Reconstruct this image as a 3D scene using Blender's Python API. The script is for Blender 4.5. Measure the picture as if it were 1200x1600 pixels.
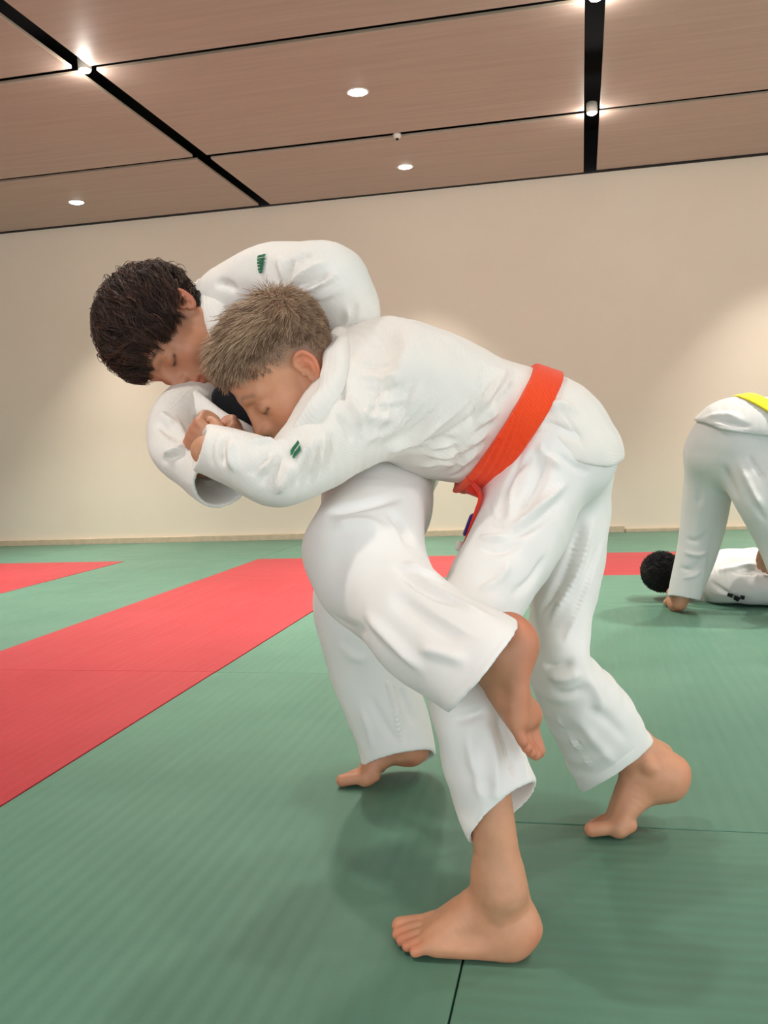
import bpy, math, random
import numpy as np
from mathutils import Matrix, Vector

for o in list(bpy.data.objects): bpy.data.objects.remove(o)
scene = bpy.context.scene
COL = scene.collection
rng = np.random.default_rng(7)
random.seed(7)

# ------------------------------------------------------------------ camera
CAM_H = 0.694
_c = np.array([600., 800.])
_v1 = np.array([909., 692.]) - _c           # vanishing point of the depth direction (towards the wall)
_v2 = np.array([-6090., 991.]) - _c         # vanishing point along the wall
F = math.sqrt(-(_v1 @ _v2))
_Y = np.array([_v1[0], _v1[1], F]); _Y /= np.linalg.norm(_Y)
_X = -np.array([_v2[0], _v2[1], F]); _X /= np.linalg.norm(_X)
_X -= _Y * (_X @ _Y); _X /= np.linalg.norm(_X)
_Z = np.cross(_X, _Y)
CM = np.stack([_X, _Y, _Z])                 # world = CM @ camera(right, down, forward)
CP = np.array([0., 0., CAM_H])
cam_data = bpy.data.cameras.new('camera')
cam_data.sensor_fit = 'VERTICAL'; cam_data.sensor_height = 32.0
cam_data.lens = F / 1600.0 * 32.0
cam_data.clip_start = 0.05; cam_data.clip_end = 200
cam = bpy.data.objects.new('camera', cam_data); COL.objects.link(cam)
_r = CM @ np.diag([1., -1., -1.])
cam.matrix_world = Matrix(((_r[0][0], _r[0][1], _r[0][2], 0), (_r[1][0], _r[1][1], _r[1][2], 0), (_r[2][0], _r[2][1], _r[2][2], CAM_H), (0, 0, 0, 1)))
scene.camera = cam
VIEW = CM @ np.array([0., 0., 1.])

# ------------------------------------------------------------------ world, exposure
scene.view_settings.view_transform = 'Standard'
scene.view_settings.look = 'None'
scene.view_settings.gamma = 1.0
scene.view_settings.use_curve_mapping = False
scene.view_settings.exposure = 0.40
world = bpy.data.worlds.new('sky'); scene.world = world; world.use_nodes = True
_bg = world.node_tree.nodes['Background']
_bg.inputs['Color'].default_value = (0.90, 0.95, 1.0, 1)
_bg.inputs['Strength'].default_value = 2.1
DOWNLIGHT_W = 22.0
SPOT_W = 2.5
LAMP_COL = (1.0, 0.93, 0.84)

def W(px, py, d):
    """photo direction + distance along the view axis -> metres"""
    return CP + CM @ np.array([(px - 600.) / F * d, (py - 800.) / F * d, d])

def on_floor(px, py, z=0.0):
    r = CM @ np.array([px - 600., py - 800., F]); t = (z - CAM_H) / r[2]
    return CP + r * t

def project(P):
    q = (P - CP) @ CM
    return 600 + F * q[:, 0] / q[:, 2], 800 + F * q[:, 1] / q[:, 2], q[:, 2]

def srgb(r, g, b):
    def f(c):
        c /= 255.0
        return c / 12.92 if c <= 0.04045 else ((c + 0.055) / 1.055) ** 2.4
    return (f(r), f(g), f(b))

# ------------------------------------------------------------------ object helpers
def link(o, parent=None):
    COL.objects.link(o)
    if parent is not None:
        o.parent = parent
        o.matrix_parent_inverse = Matrix.Translation(-Vector(parent.location)) if parent.type == 'EMPTY' else Matrix.Identity(4)
    return o

def tag(o, label=None, cat=None, group=None, kind=None):
    if label: o['label'] = label
    if cat: o['category'] = cat
    if group: o['group'] = group
    if kind: o['kind'] = kind
    return o

def empty(name, loc):
    o = bpy.data.objects.new(name, None); o.location = loc; o.empty_display_size = 0.1
    return link(o)

def np_mesh(name, v, f, smooth=True):
    """f: (m,k) int array, all polygons with k corners"""
    me = bpy.data.meshes.new(name)
    v = np.ascontiguousarray(v, dtype=np.float32); f = np.ascontiguousarray(f, dtype=np.int32)
    m, k = f.shape
    me.vertices.add(len(v)); me.vertices.foreach_set('co', v.ravel())
    me.loops.add(m * k); me.loops.foreach_set('vertex_index', f.ravel())
    me.polygons.add(m); me.polygons.foreach_set('loop_start', np.arange(m, dtype=np.int32) * k)
    me.polygons.foreach_set('use_smooth', np.full(m, smooth))
    me.update(calc_edges=True); me.validate()
    return me

def mesh_obj(name, me, mat, parent=None):
    o = bpy.data.objects.new(name, me)
    if mat is not None: me.materials.append(mat)
    return link(o, parent)

# ------------------------------------------------------------------ implicit surfaces
def smin(a, b, k):
    if k <= 0: return np.minimum(a, b)
    h = np.maximum(k - np.abs(a - b), 0) / k
    return np.minimum(a, b) - h * h * k * 0.25
def smax(a, b, k): return -smin(-a, -b, k)
def nrm(v): v = np.asarray(v, float); return v / np.linalg.norm(v)

class Ell:
    def __init__(s, c, R, r):
        s.c = np.asarray(c, np.float32); s.R = np.asarray(R, np.float32); s.r = np.asarray(r, np.float32)
        e = np.sqrt(((s.R * s.r[:, None]) ** 2).sum(0)); s.lo = s.c - e; s.hi = s.c + e
    def d(s, P):
        q = (P - s.c) @ s.R.T
        a = q / s.r; k0 = np.sqrt((a * a).sum(1)) + 1e-6
        b = a / s.r; k1 = np.sqrt((b * b).sum(1)) + 1e-6
        return k0 * (k0 - 1) / k1

def catmull(A, n):
    A = np.asarray(A, float); m = len(A)
    if m < 3 or n <= 1:
        t = np.linspace(0, m - 1, (m - 1) * n + 1)
        return np.stack([np.interp(t, np.arange(m), A[:, j]) for j in range(A.shape[1])], 1)
    out = []
    E = np.vstack([2 * A[0] - A[1], A, 2 * A[-1] - A[-2]])
    for i in range(m - 1):
        p0, p1, p2, p3 = E[i:i + 4]
        for j in range(n):
            t = j / n
            out.append(0.5 * (2 * p1 + (p2 - p0) * t + (2 * p0 - 5 * p1 + 4 * p2 - p3) * t * t + (3 * p1 - p0 - 3 * p2 + p3) * t ** 3))
    out.append(A[-1])
    return np.array(out)

class Loft:
    """tube through centres C with half-widths a (along u) and b (across)"""
    def __init__(s, C, a, b, u=None, sub=4, cap=None):
        C = np.asarray(C, float); a = np.broadcast_to(np.asarray(a, float), len(C)); b = np.broadcast_to(np.asarray(b, float), len(C))
        Q = catmull(np.column_stack([C, a, b]), sub)
        s.C = Q[:, :3].astype(np.float32); s.a = np.maximum(Q[:, 3], 1e-4).astype(np.float32); s.b = np.maximum(Q[:, 4], 1e-4).astype(np.float32)
        s.u = u; s.cap = cap
        m = np.maximum(s.a, s.b)[:, None]
        s.lo = (s.C - m).min(0); s.hi = (s.C + m).max(0)
        n = len(s.C); s.seg = []
        for i in range(n - 1):
            d = s.C[i + 1] - s.C[i]; L = np.linalg.norm(d)
            if L < 1e-7: continue
            d = d / L
            ref = VIEW if u is None else np.asarray(u, float)
            if u is None: uu = np.cross(d, ref)            # in the picture plane
            else: uu = ref - d * (ref @ d)
            if np.linalg.norm(uu) < 1e-4: uu = np.cross(d, [0.3, 0.2, 0.9])
            uu = nrm(uu); vv = np.cross(d, uu)
            r = max(s.a[i], s.a[i + 1], s.b[i], s.b[i + 1])
            s.seg.append((i, L, d.astype(np.float32), uu.astype(np.float32), vv.astype(np.float32),
                          np.minimum(s.C[i], s.C[i + 1]) - r, np.maximum(s.C[i], s.C[i + 1]) + r))
    def d(s, P):
        lo = P.min(0) - 0.03; hi = P.max(0) + 0.03
        out = np.full(len(P), 1.0, np.float32)
        for i, L, d, u, v, slo, shi in s.seg:
            if (slo > hi).any() or (shi < lo).any(): continue
            q = P - s.C[i]
            w = q @ d; t = np.clip(w / L, 0, 1); w = w - t * L
            a = s.a[i] + (s.a[i + 1] - s.a[i]) * t; b = s.b[i] + (s.b[i + 1] - s.b[i]) * t
            c = np.minimum(a, b) if s.cap is None else s.cap
            x = (q @ u) / a; y = (q @ v) / b; z = w / c
            k0 = np.sqrt(x * x + y * y + z * z) + 1e-6
            k1 = np.sqrt((x / a) ** 2 + (y / b) ** 2 + (z / c) ** 2) + 1e-6
            np.minimum(out, k0 * (k0 - 1) / k1, out=out)
        return out

def limb(st, sub=5, cap=None):
    """stations (px, py, dist, half-width px, half-depth m)"""
    C = [W(a[0], a[1], a[2]) for a in st]
    return Loft(C, [a[3] * a[2] / F for a in st], [a[4] for a in st], None, sub, cap)

class Field:
    def __init__(s): s.ops = []
    def add(s, prim, k=0.01, op='u'): s.ops.append((op, k, prim)); return s
    def extend(s, lst):
        for op, k, p in lst: s.add(p, k, op)
        return s
    def bounds(s):
        lo = np.min([p.lo for op, k, p in s.ops if op == 'u'], 0); hi = np.max([p.hi for op, k, p in s.ops if op == 'u'], 0)
        return lo, hi
    def __call__(s, P):
        lo = P.min(0); hi = P.max(0)
        out = np.full(len(P), 1.0, np.float32)
        for op, k, p in s.ops:
            if p.lo is not None:
                m = 0.03 + k
                if (p.lo - m > hi).any() or (p.hi + m < lo).any(): continue
            d = p.d(P)
            if op == 'u': out = smin(out, d, k)
            elif op == 's': out = smax(out, -d, k)
            elif op == 'i': out = smax(out, d, k)
        return out

class Cuff:
    """an open end: cut the tube by a plane and hollow it behind the cut"""
    def __init__(s, tube, p, n, thick=0.006, depth=0.09):
        s.t = tube; s.p = np.asarray(p, np.float32); s.n = nrm(n).astype(np.float32); s.th = thick; s.dp = depth
        s.lo = tube.lo; s.hi = tube.hi
    def d(s, P):
        d = s.t.d(P); pl = (P - s.p) @ s.n
        inner = np.maximum(d + s.th, -(pl + s.dp))
        return smax(smax(d, pl, 0.003), -inner, 0.003)

def plane_px(p0, p1, dist, tilt=0.0, keep=None, tilt_axis=None):
    """plane through two photo points, containing (about) the view ray; normal points away from 'keep'"""
    a = W(p0[0], p0[1], dist); b = W(p1[0], p1[1], dist)
    e = nrm(b - a); ray = nrm((a + b) / 2 - CP)
    n = np.cross(e, ray)
    n = nrm(n); m = (a + b) / 2
    if keep is not None and n @ (W(*keep) - m) > 0: n = -n
    n = nrm(n + tilt * nrm(ray))
    return m, n

def polygonize(fn, lo, hi, h, B=18):
    lo = np.asarray(lo, float) - 3 * h; hi = np.asarray(hi, float) + 3 * h
    nb = np.ceil((hi - lo) / (h * B)).astype(int)
    cent = np.stack(np.meshgrid(*[(np.arange(n) + 0.5) * B * h for n in nb], indexing='ij'), -1).reshape(-1, 3) + lo
    dc = np.concatenate([fn(c.astype(np.float32)) for c in np.array_split(cent, max(1, len(cent) // 20000))])
    dc3 = dc.reshape(nb)
    D = np.empty(nb * B, np.float32)
    D.reshape(nb[0], B, nb[1], B, nb[2], B)[:] = dc3[:, None, :, None, :, None]
    R = B * h * math.sqrt(3) / 2
    act = np.argwhere(np.abs(dc3) < R * 1.2 + 0.004)
    base = np.stack(np.meshgrid(*[np.arange(B)] * 3, indexing='ij'), -1).reshape(-1, 3) * h
    for i, j, k in act:
        P = (base + lo + np.array([i, j, k]) * B * h).astype(np.float32)
        D[i * B:i * B + B, j * B:j * B + B, k * B:k * B + B] = fn(P).reshape(B, B, B)
    s = D < 0
    c = np.zeros(np.array(s.shape) - 1, np.uint8)
    for dx in (0, 1):
        for dy in (0, 1):
            for dz in (0, 1):
                c += s[dx:s.shape[0] - 1 + dx, dy:s.shape[1] - 1 + dy, dz:s.shape[2] - 1 + dz]
    ijk = np.argwhere((c > 0) & (c < 8))
    ix, iy, iz = ijk.T
    val = {}
    for dx in (0, 1):
        for dy in (0, 1):
            for dz in (0, 1): val[(dx, dy, dz)] = D[ix + dx, iy + dy, iz + dz]
    acc = np.zeros((len(ijk), 3), np.float32); cnt = np.zeros(len(ijk), np.float32)
    for a in val:
        for ax in range(3):
            if a[ax]: continue
            b = list(a); b[ax] = 1; b = tuple(b)
            va, vb = val[a], val[b]; m = (va < 0) != (vb < 0)
            t = np.where(m, va / np.where(m, va - vb, 1), 0)
            p = np.tile(np.array(a, np.float32), (len(ijk), 1)); p[:, ax] += t
            acc += p * m[:, None]; cnt += m
    V = lo + h * (ijk + acc / cnt[:, None])
    idx = np.full(c.shape, -1, np.int32); idx[ix, iy, iz] = np.arange(len(ijk))
    quads = []
    for ax in range(3):
        s0 = np.take(s, range(0, s.shape[ax] - 1), ax) if False else s[tuple(slice(0, -1) if q == ax else slice(None) for q in range(3))]
        s1 = s[tuple(slice(1, None) if q == ax else slice(None) for q in range(3))]
        e = np.argwhere(s0 != s1)
        o1, o2 = [(1, 2), (2, 0), (0, 1)][ax]
        e = e[(e[:, o1] > 0) & (e[:, o2] > 0) & (e[:, o1] < c.shape[o1]) & (e[:, o2] < c.shape[o2])]
        ins = s0[e[:, 0], e[:, 1], e[:, 2]]
        q = []
        for da, db in ((-1, -1), (0, -1), (0, 0), (-1, 0)):
            g = e.copy(); g[:, o1] += da; g[:, o2] += db
            q.append(idx[g[:, 0], g[:, 1], g[:, 2]])
        q = np.stack(q, 1); q[~ins] = q[~ins][:, ::-1]
        quads.append(q)
    Q = np.concatenate(quads); Q = Q[(Q >= 0).all(1)]
    return V, Q

def normals(V, Q):
    n = np.cross(V[Q[:, 2]] - V[Q[:, 0]], V[Q[:, 3]] - V[Q[:, 1]])
    N = np.zeros_like(V)
    for j in range(3):
        for k in range(4): N[:, j] += np.bincount(Q[:, k], n[:, j], len(V))
    return N / (np.linalg.norm(N, axis=1)[:, None] + 1e-12)

def smooth_mesh(V, Q, it, lam=0.5):
    E = np.concatenate([Q[:, [0, 1]], Q[:, [1, 2]], Q[:, [2, 3]], Q[:, [3, 0]]])
    deg = np.bincount(E.ravel(), minlength=len(V))[:, None]
    for _ in range(it):
        S = np.zeros_like(V)
        for j in range(3):
            S[:, j] = np.bincount(E[:, 0], V[E[:, 1], j], len(V)) + np.bincount(E[:, 1], V[E[:, 0], j], len(V))
        V = V + lam * (S / deg - V)
    return V

def lift(V, N, pts):
    """photo polyline -> points on the visible side of this surface"""
    x, y, z = project(V)
    m = ((V - CP) * N).sum(1) < 0
    gx = (x[m] / 3).astype(int); gy = (y[m] / 3).astype(int)
    ok = (gx > -300) & (gx < 900) & (gy > -300) & (gy < 900); gx = gx[ok] + 300; gy = gy[ok] + 300
    buf = np.full((1200, 1200), 99.0, np.float32)
    np.minimum.at(buf, (gx, gy), z[m][ok])
    out = []
    for strokes in pts:
        P = catmull(np.array(strokes, float), 12) if len(strokes) > 2 else np.linspace(strokes[0], strokes[1], 24)
        o = []
        for a, b in P:
            i = int(a / 3) + 300; j = int(b / 3) + 300
            d = buf[i - 1:i + 2, j - 1:j + 2].min()
            if d < 50: o.append(W(a, b, d))
        out.append(np.array(o) if len(o) > 1 else None)
    return out

def sculpt(V, Q, strokes):
    """strokes: (photo polyline, width m, height m); both faces of the cloth move together"""
    N = normals(V, Q); lines = lift(V, N, [s[0] for s in strokes])
    face = ((V - CP) * N).sum(1) < 0
    disp = np.zeros_like(V)
    for (pts, w, h), L in zip(strokes, lines):
        if L is None: continue
        if len(L) > 6:
            E = np.vstack([L[:1]] * 3 + [L] + [L[-1:]] * 3); L = sum(E[i:i + len(L)] for i in range(7)) / 7
        keep = [0]
        for i in range(1, len(L)):
            if np.linalg.norm(L[i] - L[keep[-1]]) > w * .3: keep.append(i)
        L = L[keep]
        if len(L) < 2: continue
        m = np.flatnonzero(((V > L.min(0) - 2.6 * w) & (V < L.max(0) + 2.6 * w)).all(1))
        if not len(m): continue
        Vm = V[m]; fm = face[m]; Nm = N[m]
        best = np.full(len(m), 9.0); arg = np.zeros(len(m), int); nl = []
        for i, p in enumerate(L):
            d2 = ((Vm - p) ** 2).sum(1); q = d2 < best; best[q] = d2[q]; arg[q] = i
            g = np.exp(-d2 / (w * w)) * fm; n = (Nm * g[:, None]).sum(0); nl.append(n / (np.linalg.norm(n) + 1e-9))
        nl = np.array(nl)
        tt = arg / (len(L) - 1); tap = np.clip(np.minimum(tt, 1 - tt) * 3.2, 0.0, 1); tap = tap * tap * (3 - 2 * tap)
        disp[m] += nl[arg] * (2.2 * h * tap * np.exp(-best / (.6 * w * w)))[:, None]
    return V + disp

def ripple(V, Q, amp, freq, seed, stretch=(1, 1, 1), n=12):
    """broad soft unevenness of loose cloth (a vector field, so thin cloth keeps its thickness)"""
    r = np.random.default_rng(seed); s = np.zeros_like(V)
    for _ in range(n):
        k = r.normal(size=3) * np.array(stretch); k = k / np.linalg.norm(k) * freq * r.uniform(0.6, 1.6)
        a = r.normal(size=3); a -= k * (a @ k) / (k @ k) * .3
        s += a * np.sin(V @ k + r.uniform(0, 6.28))[:, None]
    return V + s * (amp / math.sqrt(n) * 1.2)

class Frame:
    def __init__(s, o, fwd, up, sc=1.0):
        s.o = np.asarray(o, float); x = nrm(fwd); z = np.asarray(up, float); z = nrm(z - x * (z @ x)); y = np.cross(z, x)
        s.R = np.stack([x, y, z]); s.s = sc
    def pt(s, *p): return s.o + (np.asarray(p, float) * s.s) @ s.R
    def pts(s, A): return s.o + (np.asarray(A, float) * s.s) @ s.R
    def loc(s, P): return ((P - s.o) @ s.R.T) / s.s
    def ell(s, c, r, R=None):
        return Ell(s.pt(*c), s.R if R is None else np.asarray(R) @ s.R, np.asarray(r) * s.s)
    def tube(s, pts, r, sub=4, b=None, u=None):
        r = np.asarray(r, float) * s.s
        return Loft(s.pts(pts), r, r if b is None else np.asarray(b, float) * s.s, None if u is None else np.asarray(u) @ s.R, sub)

def cdir(x, y, z):
    """direction given as photo right / photo down / away from the camera"""
    return CM @ np.array([x, y, z], float)
# ------------------------------------------------------------------ materials
def new_mat(name):
    m = bpy.data.materials.new(name); m.use_nodes = True
    nt = m.node_tree; b = nt.nodes['Principled BSDF']
    return m, nt, b
def node(nt, t, **kw):
    n = nt.nodes.new(t)
    for k, v in kw.items():
        if k in n.inputs: n.inputs[k].default_value = v
        else: setattr(n, k, v)
    return n
def mapping(nt, scale=(1, 1, 1), rot=(0, 0, 0), coord='Object'):
    tc = node(nt, 'ShaderNodeTexCoord'); mp = node(nt, 'ShaderNodeMapping')
    mp.inputs['Scale'].default_value = scale; mp.inputs['Rotation'].default_value = rot
    nt.links.new(tc.outputs[coord], mp.inputs['Vector']); return mp
def ramp(nt, src, stops):
    r = node(nt, 'ShaderNodeValToRGB'); e = r.color_ramp.elements
    while len(e) < len(stops): e.new(0.5)
    for el, (p, c) in zip(e, stops): el.position = p; el.color = (*c, 1)
    nt.links.new(src, r.inputs['Fac']); return r
def bump(nt, b, h, strength, dist, prev=None):
    n = node(nt, 'ShaderNodeBump'); n.inputs['Strength'].default_value = strength; n.inputs['Distance'].default_value = dist
    nt.links.new(h, n.inputs['Height'])
    if prev is not None: nt.links.new(prev.outputs['Normal'], n.inputs['Normal'])
    nt.links.new(n.outputs['Normal'], b.inputs['Normal']); return n

def plain(name, col, rough=0.6, metal=0.0, var=0.06, scale=8):
    m, nt, b = new_mat(name)
    mp = mapping(nt); nz = node(nt, 'ShaderNodeTexNoise', Scale=scale, Detail=4.0)
    nt.links.new(mp.outputs[0], nz.inputs['Vector'])
    r = ramp(nt, nz.outputs['Fac'], [(0.3, tuple(c * (1 - var) for c in col)), (0.7, tuple(min(1, c * (1 + var)) for c in col))])
    nt.links.new(r.outputs['Color'], b.inputs['Base Color'])
    b.inputs['Roughness'].default_value = rough; b.inputs['Metallic'].default_value = metal
    return m

def mat_vinyl(name, col, col2):
    """judo mat cover: fine ribs along the mat's long side, faint scuffs"""
    m, nt, b = new_mat(name)
    mp = mapping(nt)
    nz = node(nt, 'ShaderNodeTexNoise', Scale=2.2, Detail=6.0, Roughness=0.6); nt.links.new(mp.outputs[0], nz.inputs['Vector'])
    r = ramp(nt, nz.outputs['Fac'], [(0.32, col), (0.72, col2)])
    # scuffs stretched along the ribs
    mp2 = mapping(nt, (1.2, 26, 1)); n2 = node(nt, 'ShaderNodeTexNoise', Scale=1.6, Detail=5.0); nt.links.new(mp2.outputs[0], n2.inputs['Vector'])
    r2 = ramp(nt, n2.outputs['Fac'], [(0.58, (0, 0, 0)), (0.85, (0.16, 0.16, 0.16))])
    mx = node(nt, 'ShaderNodeMix', data_type='RGBA', blend_type='MIX')
    nt.links.new(r2.outputs['Color'], mx.inputs['Factor'])
    nt.links.new(r.outputs['Color'], mx.inputs['A']); mx.inputs['B'].default_value = (*[min(1, c * 1.35 + 0.03) for c in col2], 1)
    nt.links.new(mx.outputs['Result'], b.inputs['Base Color'])
    wv = node(nt, 'ShaderNodeTexWave', wave_type='BANDS', bands_direction='Y', Scale=9.6, Distortion=0.25, Detail=1.0)
    nt.links.new(mp.outputs[0], wv.inputs['Vector'])
    b1 = bump(nt, b, wv.outputs['Color'], 0.42, 0.0014)
    n3 = node(nt, 'ShaderNodeTexNoise', Scale=420.0, Detail=2.0); nt.links.new(mp.outputs[0], n3.inputs['Vector'])
    bump(nt, b, n3.outputs['Fac'], 0.25, 0.0006, b1)
    rr = ramp(nt, n2.outputs['Fac'], [(0.3, (0.40,) * 3), (0.8, (0.52,) * 3)])
    nt.links.new(rr.outputs['Color'], b.inputs['Roughness'])
    b.inputs['Specular IOR Level'].default_value = 0.35
    return m

M = {}
M['green'] = mat_vinyl('green_vinyl', srgb(86, 128, 109), srgb(97, 140, 120))
M['red'] = mat_vinyl('red_vinyl', srgb(172, 52, 60), srgb(182, 60, 68))
M['underlay'] = plain('underlay', srgb(46, 66, 55), 0.9)

def mat_wall():
    m, nt, b = new_mat('wall_paint')
    mp = mapping(nt); nz = node(nt, 'ShaderNodeTexNoise', Scale=0.8, Detail=5.0, Roughness=0.6); nt.links.new(mp.outputs[0], nz.inputs['Vector'])
    r = ramp(nt, nz.outputs['Fac'], [(0.3, srgb(236, 223, 203)), (0.7, srgb(242, 230, 211))])
    nt.links.new(r.outputs['Color'], b.inputs['Base Color']); b.inputs['Roughness'].default_value = 0.55
    n3 = node(nt, 'ShaderNodeTexNoise', Scale=140.0, Detail=3.0); nt.links.new(mp.outputs[0], n3.inputs['Vector'])
    bump(nt, b, n3.outputs['Fac'], 0.12, 0.001)
    return m
M['wall'] = mat_wall()

def mat_veneer():
    m, nt, b = new_mat('ceiling_veneer')
    mp = mapping(nt, (0.5, 9, 1)); nz = node(nt, 'ShaderNodeTexNoise', Scale=2.5, Detail=8.0, Roughness=0.62, Distortion=0.5); nt.links.new(mp.outputs[0], nz.inputs['Vector'])
    r = ramp(nt, nz.outputs['Fac'], [(0.28, srgb(184, 162, 152)), (0.55, srgb(194, 172, 162)), (0.8, srgb(202, 181, 170))])
    # small dark fixings and knots
    mp2 = mapping(nt, (1, 1, 1)); vo = node(nt, 'ShaderNodeTexVoronoi', Scale=1.6); nt.links.new(mp2.outputs[0], vo.inputs['Vector'])
    rk = ramp(nt, vo.outputs['Distance'], [(0.012, (1, 1, 1)), (0.03, (0, 0, 0))])
    mx = node(nt, 'ShaderNodeMix', data_type='RGBA'); nt.links.new(rk.outputs['Color'], mx.inputs['Factor'])
    nt.links.new(r.outputs['Color'], mx.inputs['A']); mx.inputs['B'].default_value = (*srgb(120, 85, 70), 1)
    nt.links.new(mx.outputs['Result'], b.inputs['Base Color']); b.inputs['Roughness'].default_value = 0.5
    return m
M['veneer'] = mat_veneer()
M['panel_edge'] = plain('panel_edge', srgb(196, 178, 160), 0.6)
M['void'] = plain('dark_void', srgb(22, 22, 28), 0.9)
M['oak'] = plain('oak_strip', srgb(206, 188, 160), 0.5, var=0.1, scale=20)
M['lamp_ring'] = plain('lamp_ring', srgb(235, 232, 226), 0.35)

def mat_emit(name, col, s):
    m, nt, b = new_mat(name)
    b.inputs['Base Color'].default_value = (*col, 1); b.inputs['Emission Color'].default_value = (*col, 1); b.inputs['Emission Strength'].default_value = s
    return m
M['glow'] = mat_emit('lamp_glow', (1.0, 0.95, 0.88), 14.0)

def mat_cloth(name, c1, c2, weave=0.0027, kind='grain', strength=0.32, crease=0.20):
    """cotton: rice-grain jacket weave or plain twill"""
    m, nt, b = new_mat(name)
    mp = mapping(nt); nz = node(nt, 'ShaderNodeTexNoise', Scale=7.0, Detail=4.0); nt.links.new(mp.outputs[0], nz.inputs['Vector'])
    r = ramp(nt, nz.outputs['Fac'], [(0.3, c1), (0.7, c2)])
    nt.links.new(r.outputs['Color'], b.inputs['Base Color'])
    b.inputs['Roughness'].default_value = 0.85; b.inputs['Specular IOR Level'].default_value = 0.2
    b.inputs['Sheen Weight'].default_value = 0.15; b.inputs['Sheen Roughness'].default_value = 0.5
    if kind == 'grain':
        mpr = mapping(nt, (1, 1, 1), (0.5, 0.35, 0.6))
        w1 = node(nt, 'ShaderNodeTexWave', wave_type='BANDS', bands_direction='X', Scale=0.314 / weave, Distortion=1.2, Detail=1.0)
        w1.inputs['Detail Scale'].default_value = 3.0
        nt.links.new(mpr.outputs[0], w1.inputs['Vector'])
        w2 = node(nt, 'ShaderNodeTexWave', wave_type='BANDS', bands_direction='Y', Scale=0.314 / (weave * 2.2), Distortion=1.5, Detail=1.0)
        nt.links.new(mpr.outputs[0], w2.inputs['Vector'])
        mu = node(nt, 'ShaderNodeMath', operation='MULTIPLY'); nt.links.new(w1.outputs['Fac'], mu.inputs[0])
        ad = node(nt, 'ShaderNodeMath', operation='MULTIPLY_ADD'); nt.links.new(w2.outputs['Fac'], ad.inputs[0]); ad.inputs[1].default_value = 0.5; ad.inputs[2].default_value = 0.5
        nt.links.new(ad.outputs[0], mu.inputs[1])
        b1 = bump(nt, b, mu.outputs[0], strength, 0.0012)
    else:
        n3 = node(nt, 'ShaderNodeTexNoise', Scale=300.0, Detail=2.0); nt.links.new(mp.outputs[0], n3.inputs['Vector'])
        b1 = bump(nt, b, n3.outputs['Fac'], 0.15, 0.0005)
    n4 = node(nt, 'ShaderNodeTexNoise', Scale=11.0, Detail=2.5, Distortion=0.8); n4.noise_type = 'RIDGED_MULTIFRACTAL'
    nt.links.new(mp.outputs[0], n4.inputs['Vector'])
    bump(nt, b, n4.outputs['Fac'], crease, 0.010, b1)
    return m
WH1, WH2 = srgb(235, 230, 222), srgb(240, 236, 229)
M['jacket'] = mat_cloth('jacket_cotton', WH1, WH2)
M['trousers'] = mat_cloth('trouser_cotton', srgb(236, 233, 228), srgb(241, 238, 234), kind='twill')
M['collar'] = mat_cloth('collar_cotton', WH1, WH2, 0.006, strength=0.35)
M['grey_gi'] = mat_cloth('grey_white_cotton', srgb(204, 205, 203), srgb(212, 213, 211), kind='twill')
M['lining'] = mat_cloth('tan_lining', srgb(205, 190, 165), srgb(212, 198, 174), kind='twill')
M['black'] = mat_cloth('black_cloth', srgb(14, 14, 18), srgb(20, 20, 26), kind='twill')
M['orange'] = mat_cloth('orange_belt', srgb(240, 70, 28), srgb(247, 82, 36), 0.003, strength=0.5)
M['red_tail'] = mat_cloth('red_belt_end', srgb(222, 50, 30), srgb(230, 60, 36), 0.003)
M['purple'] = mat_cloth('purple_stripe', srgb(72, 56, 140), srgb(84, 66, 150), kind='twill')
M['yellow'] = mat_cloth('yellow_belt', srgb(232, 220, 40), srgb(240, 228, 60), 0.003)
M['tag'] = mat_cloth('woven_tag', srgb(225, 222, 212), srgb(232, 228, 220), kind='twill')
M['emblem'] = plain('green_embroidery', srgb(30, 116, 80), 0.6, var=0.2, scale=300)
M['emblem_dark'] = plain('black_embroidery', srgb(22, 22, 26), 0.7)

def mat_skin(name, rough=0.5):
    m, nt, b = new_mat(name)
    at = node(nt, 'ShaderNodeAttribute', attribute_name='tint')
    mp = mapping(nt); nz = node(nt, 'ShaderNodeTexNoise', Scale=38.0, Detail=4.0); nt.links.new(mp.outputs[0], nz.inputs['Vector'])
    r = ramp(nt, nz.outputs['Fac'], [(0.3, (0.93, 0.90, 0.90)), (0.7, (1.06, 1.05, 1.04))])
    mx = node(nt, 'ShaderNodeMix', data_type='RGBA', blend_type='MULTIPLY'); mx.inputs['Factor'].default_value = 1.0
    nt.links.new(at.outputs['Color'], mx.inputs['A']); nt.links.new(r.outputs['Color'], mx.inputs['B'])
    nt.links.new(mx.outputs['Result'], b.inputs['Base Color'])
    b.inputs['Roughness'].default_value = rough
    b.inputs['Subsurface Weight'].default_value = 0.12; b.inputs['Subsurface Radius'].default_value = (1.0, 0.35, 0.2); b.inputs['Subsurface Scale'].default_value = 0.006
    n3 = node(nt, 'ShaderNodeTexNoise', Scale=500.0, Detail=2.0); nt.links.new(mp.outputs[0], n3.inputs['Vector'])
    bump(nt, b, n3.outputs['Fac'], 0.12, 0.0004)
    return m
M['skin'] = mat_skin('skin')

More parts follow.
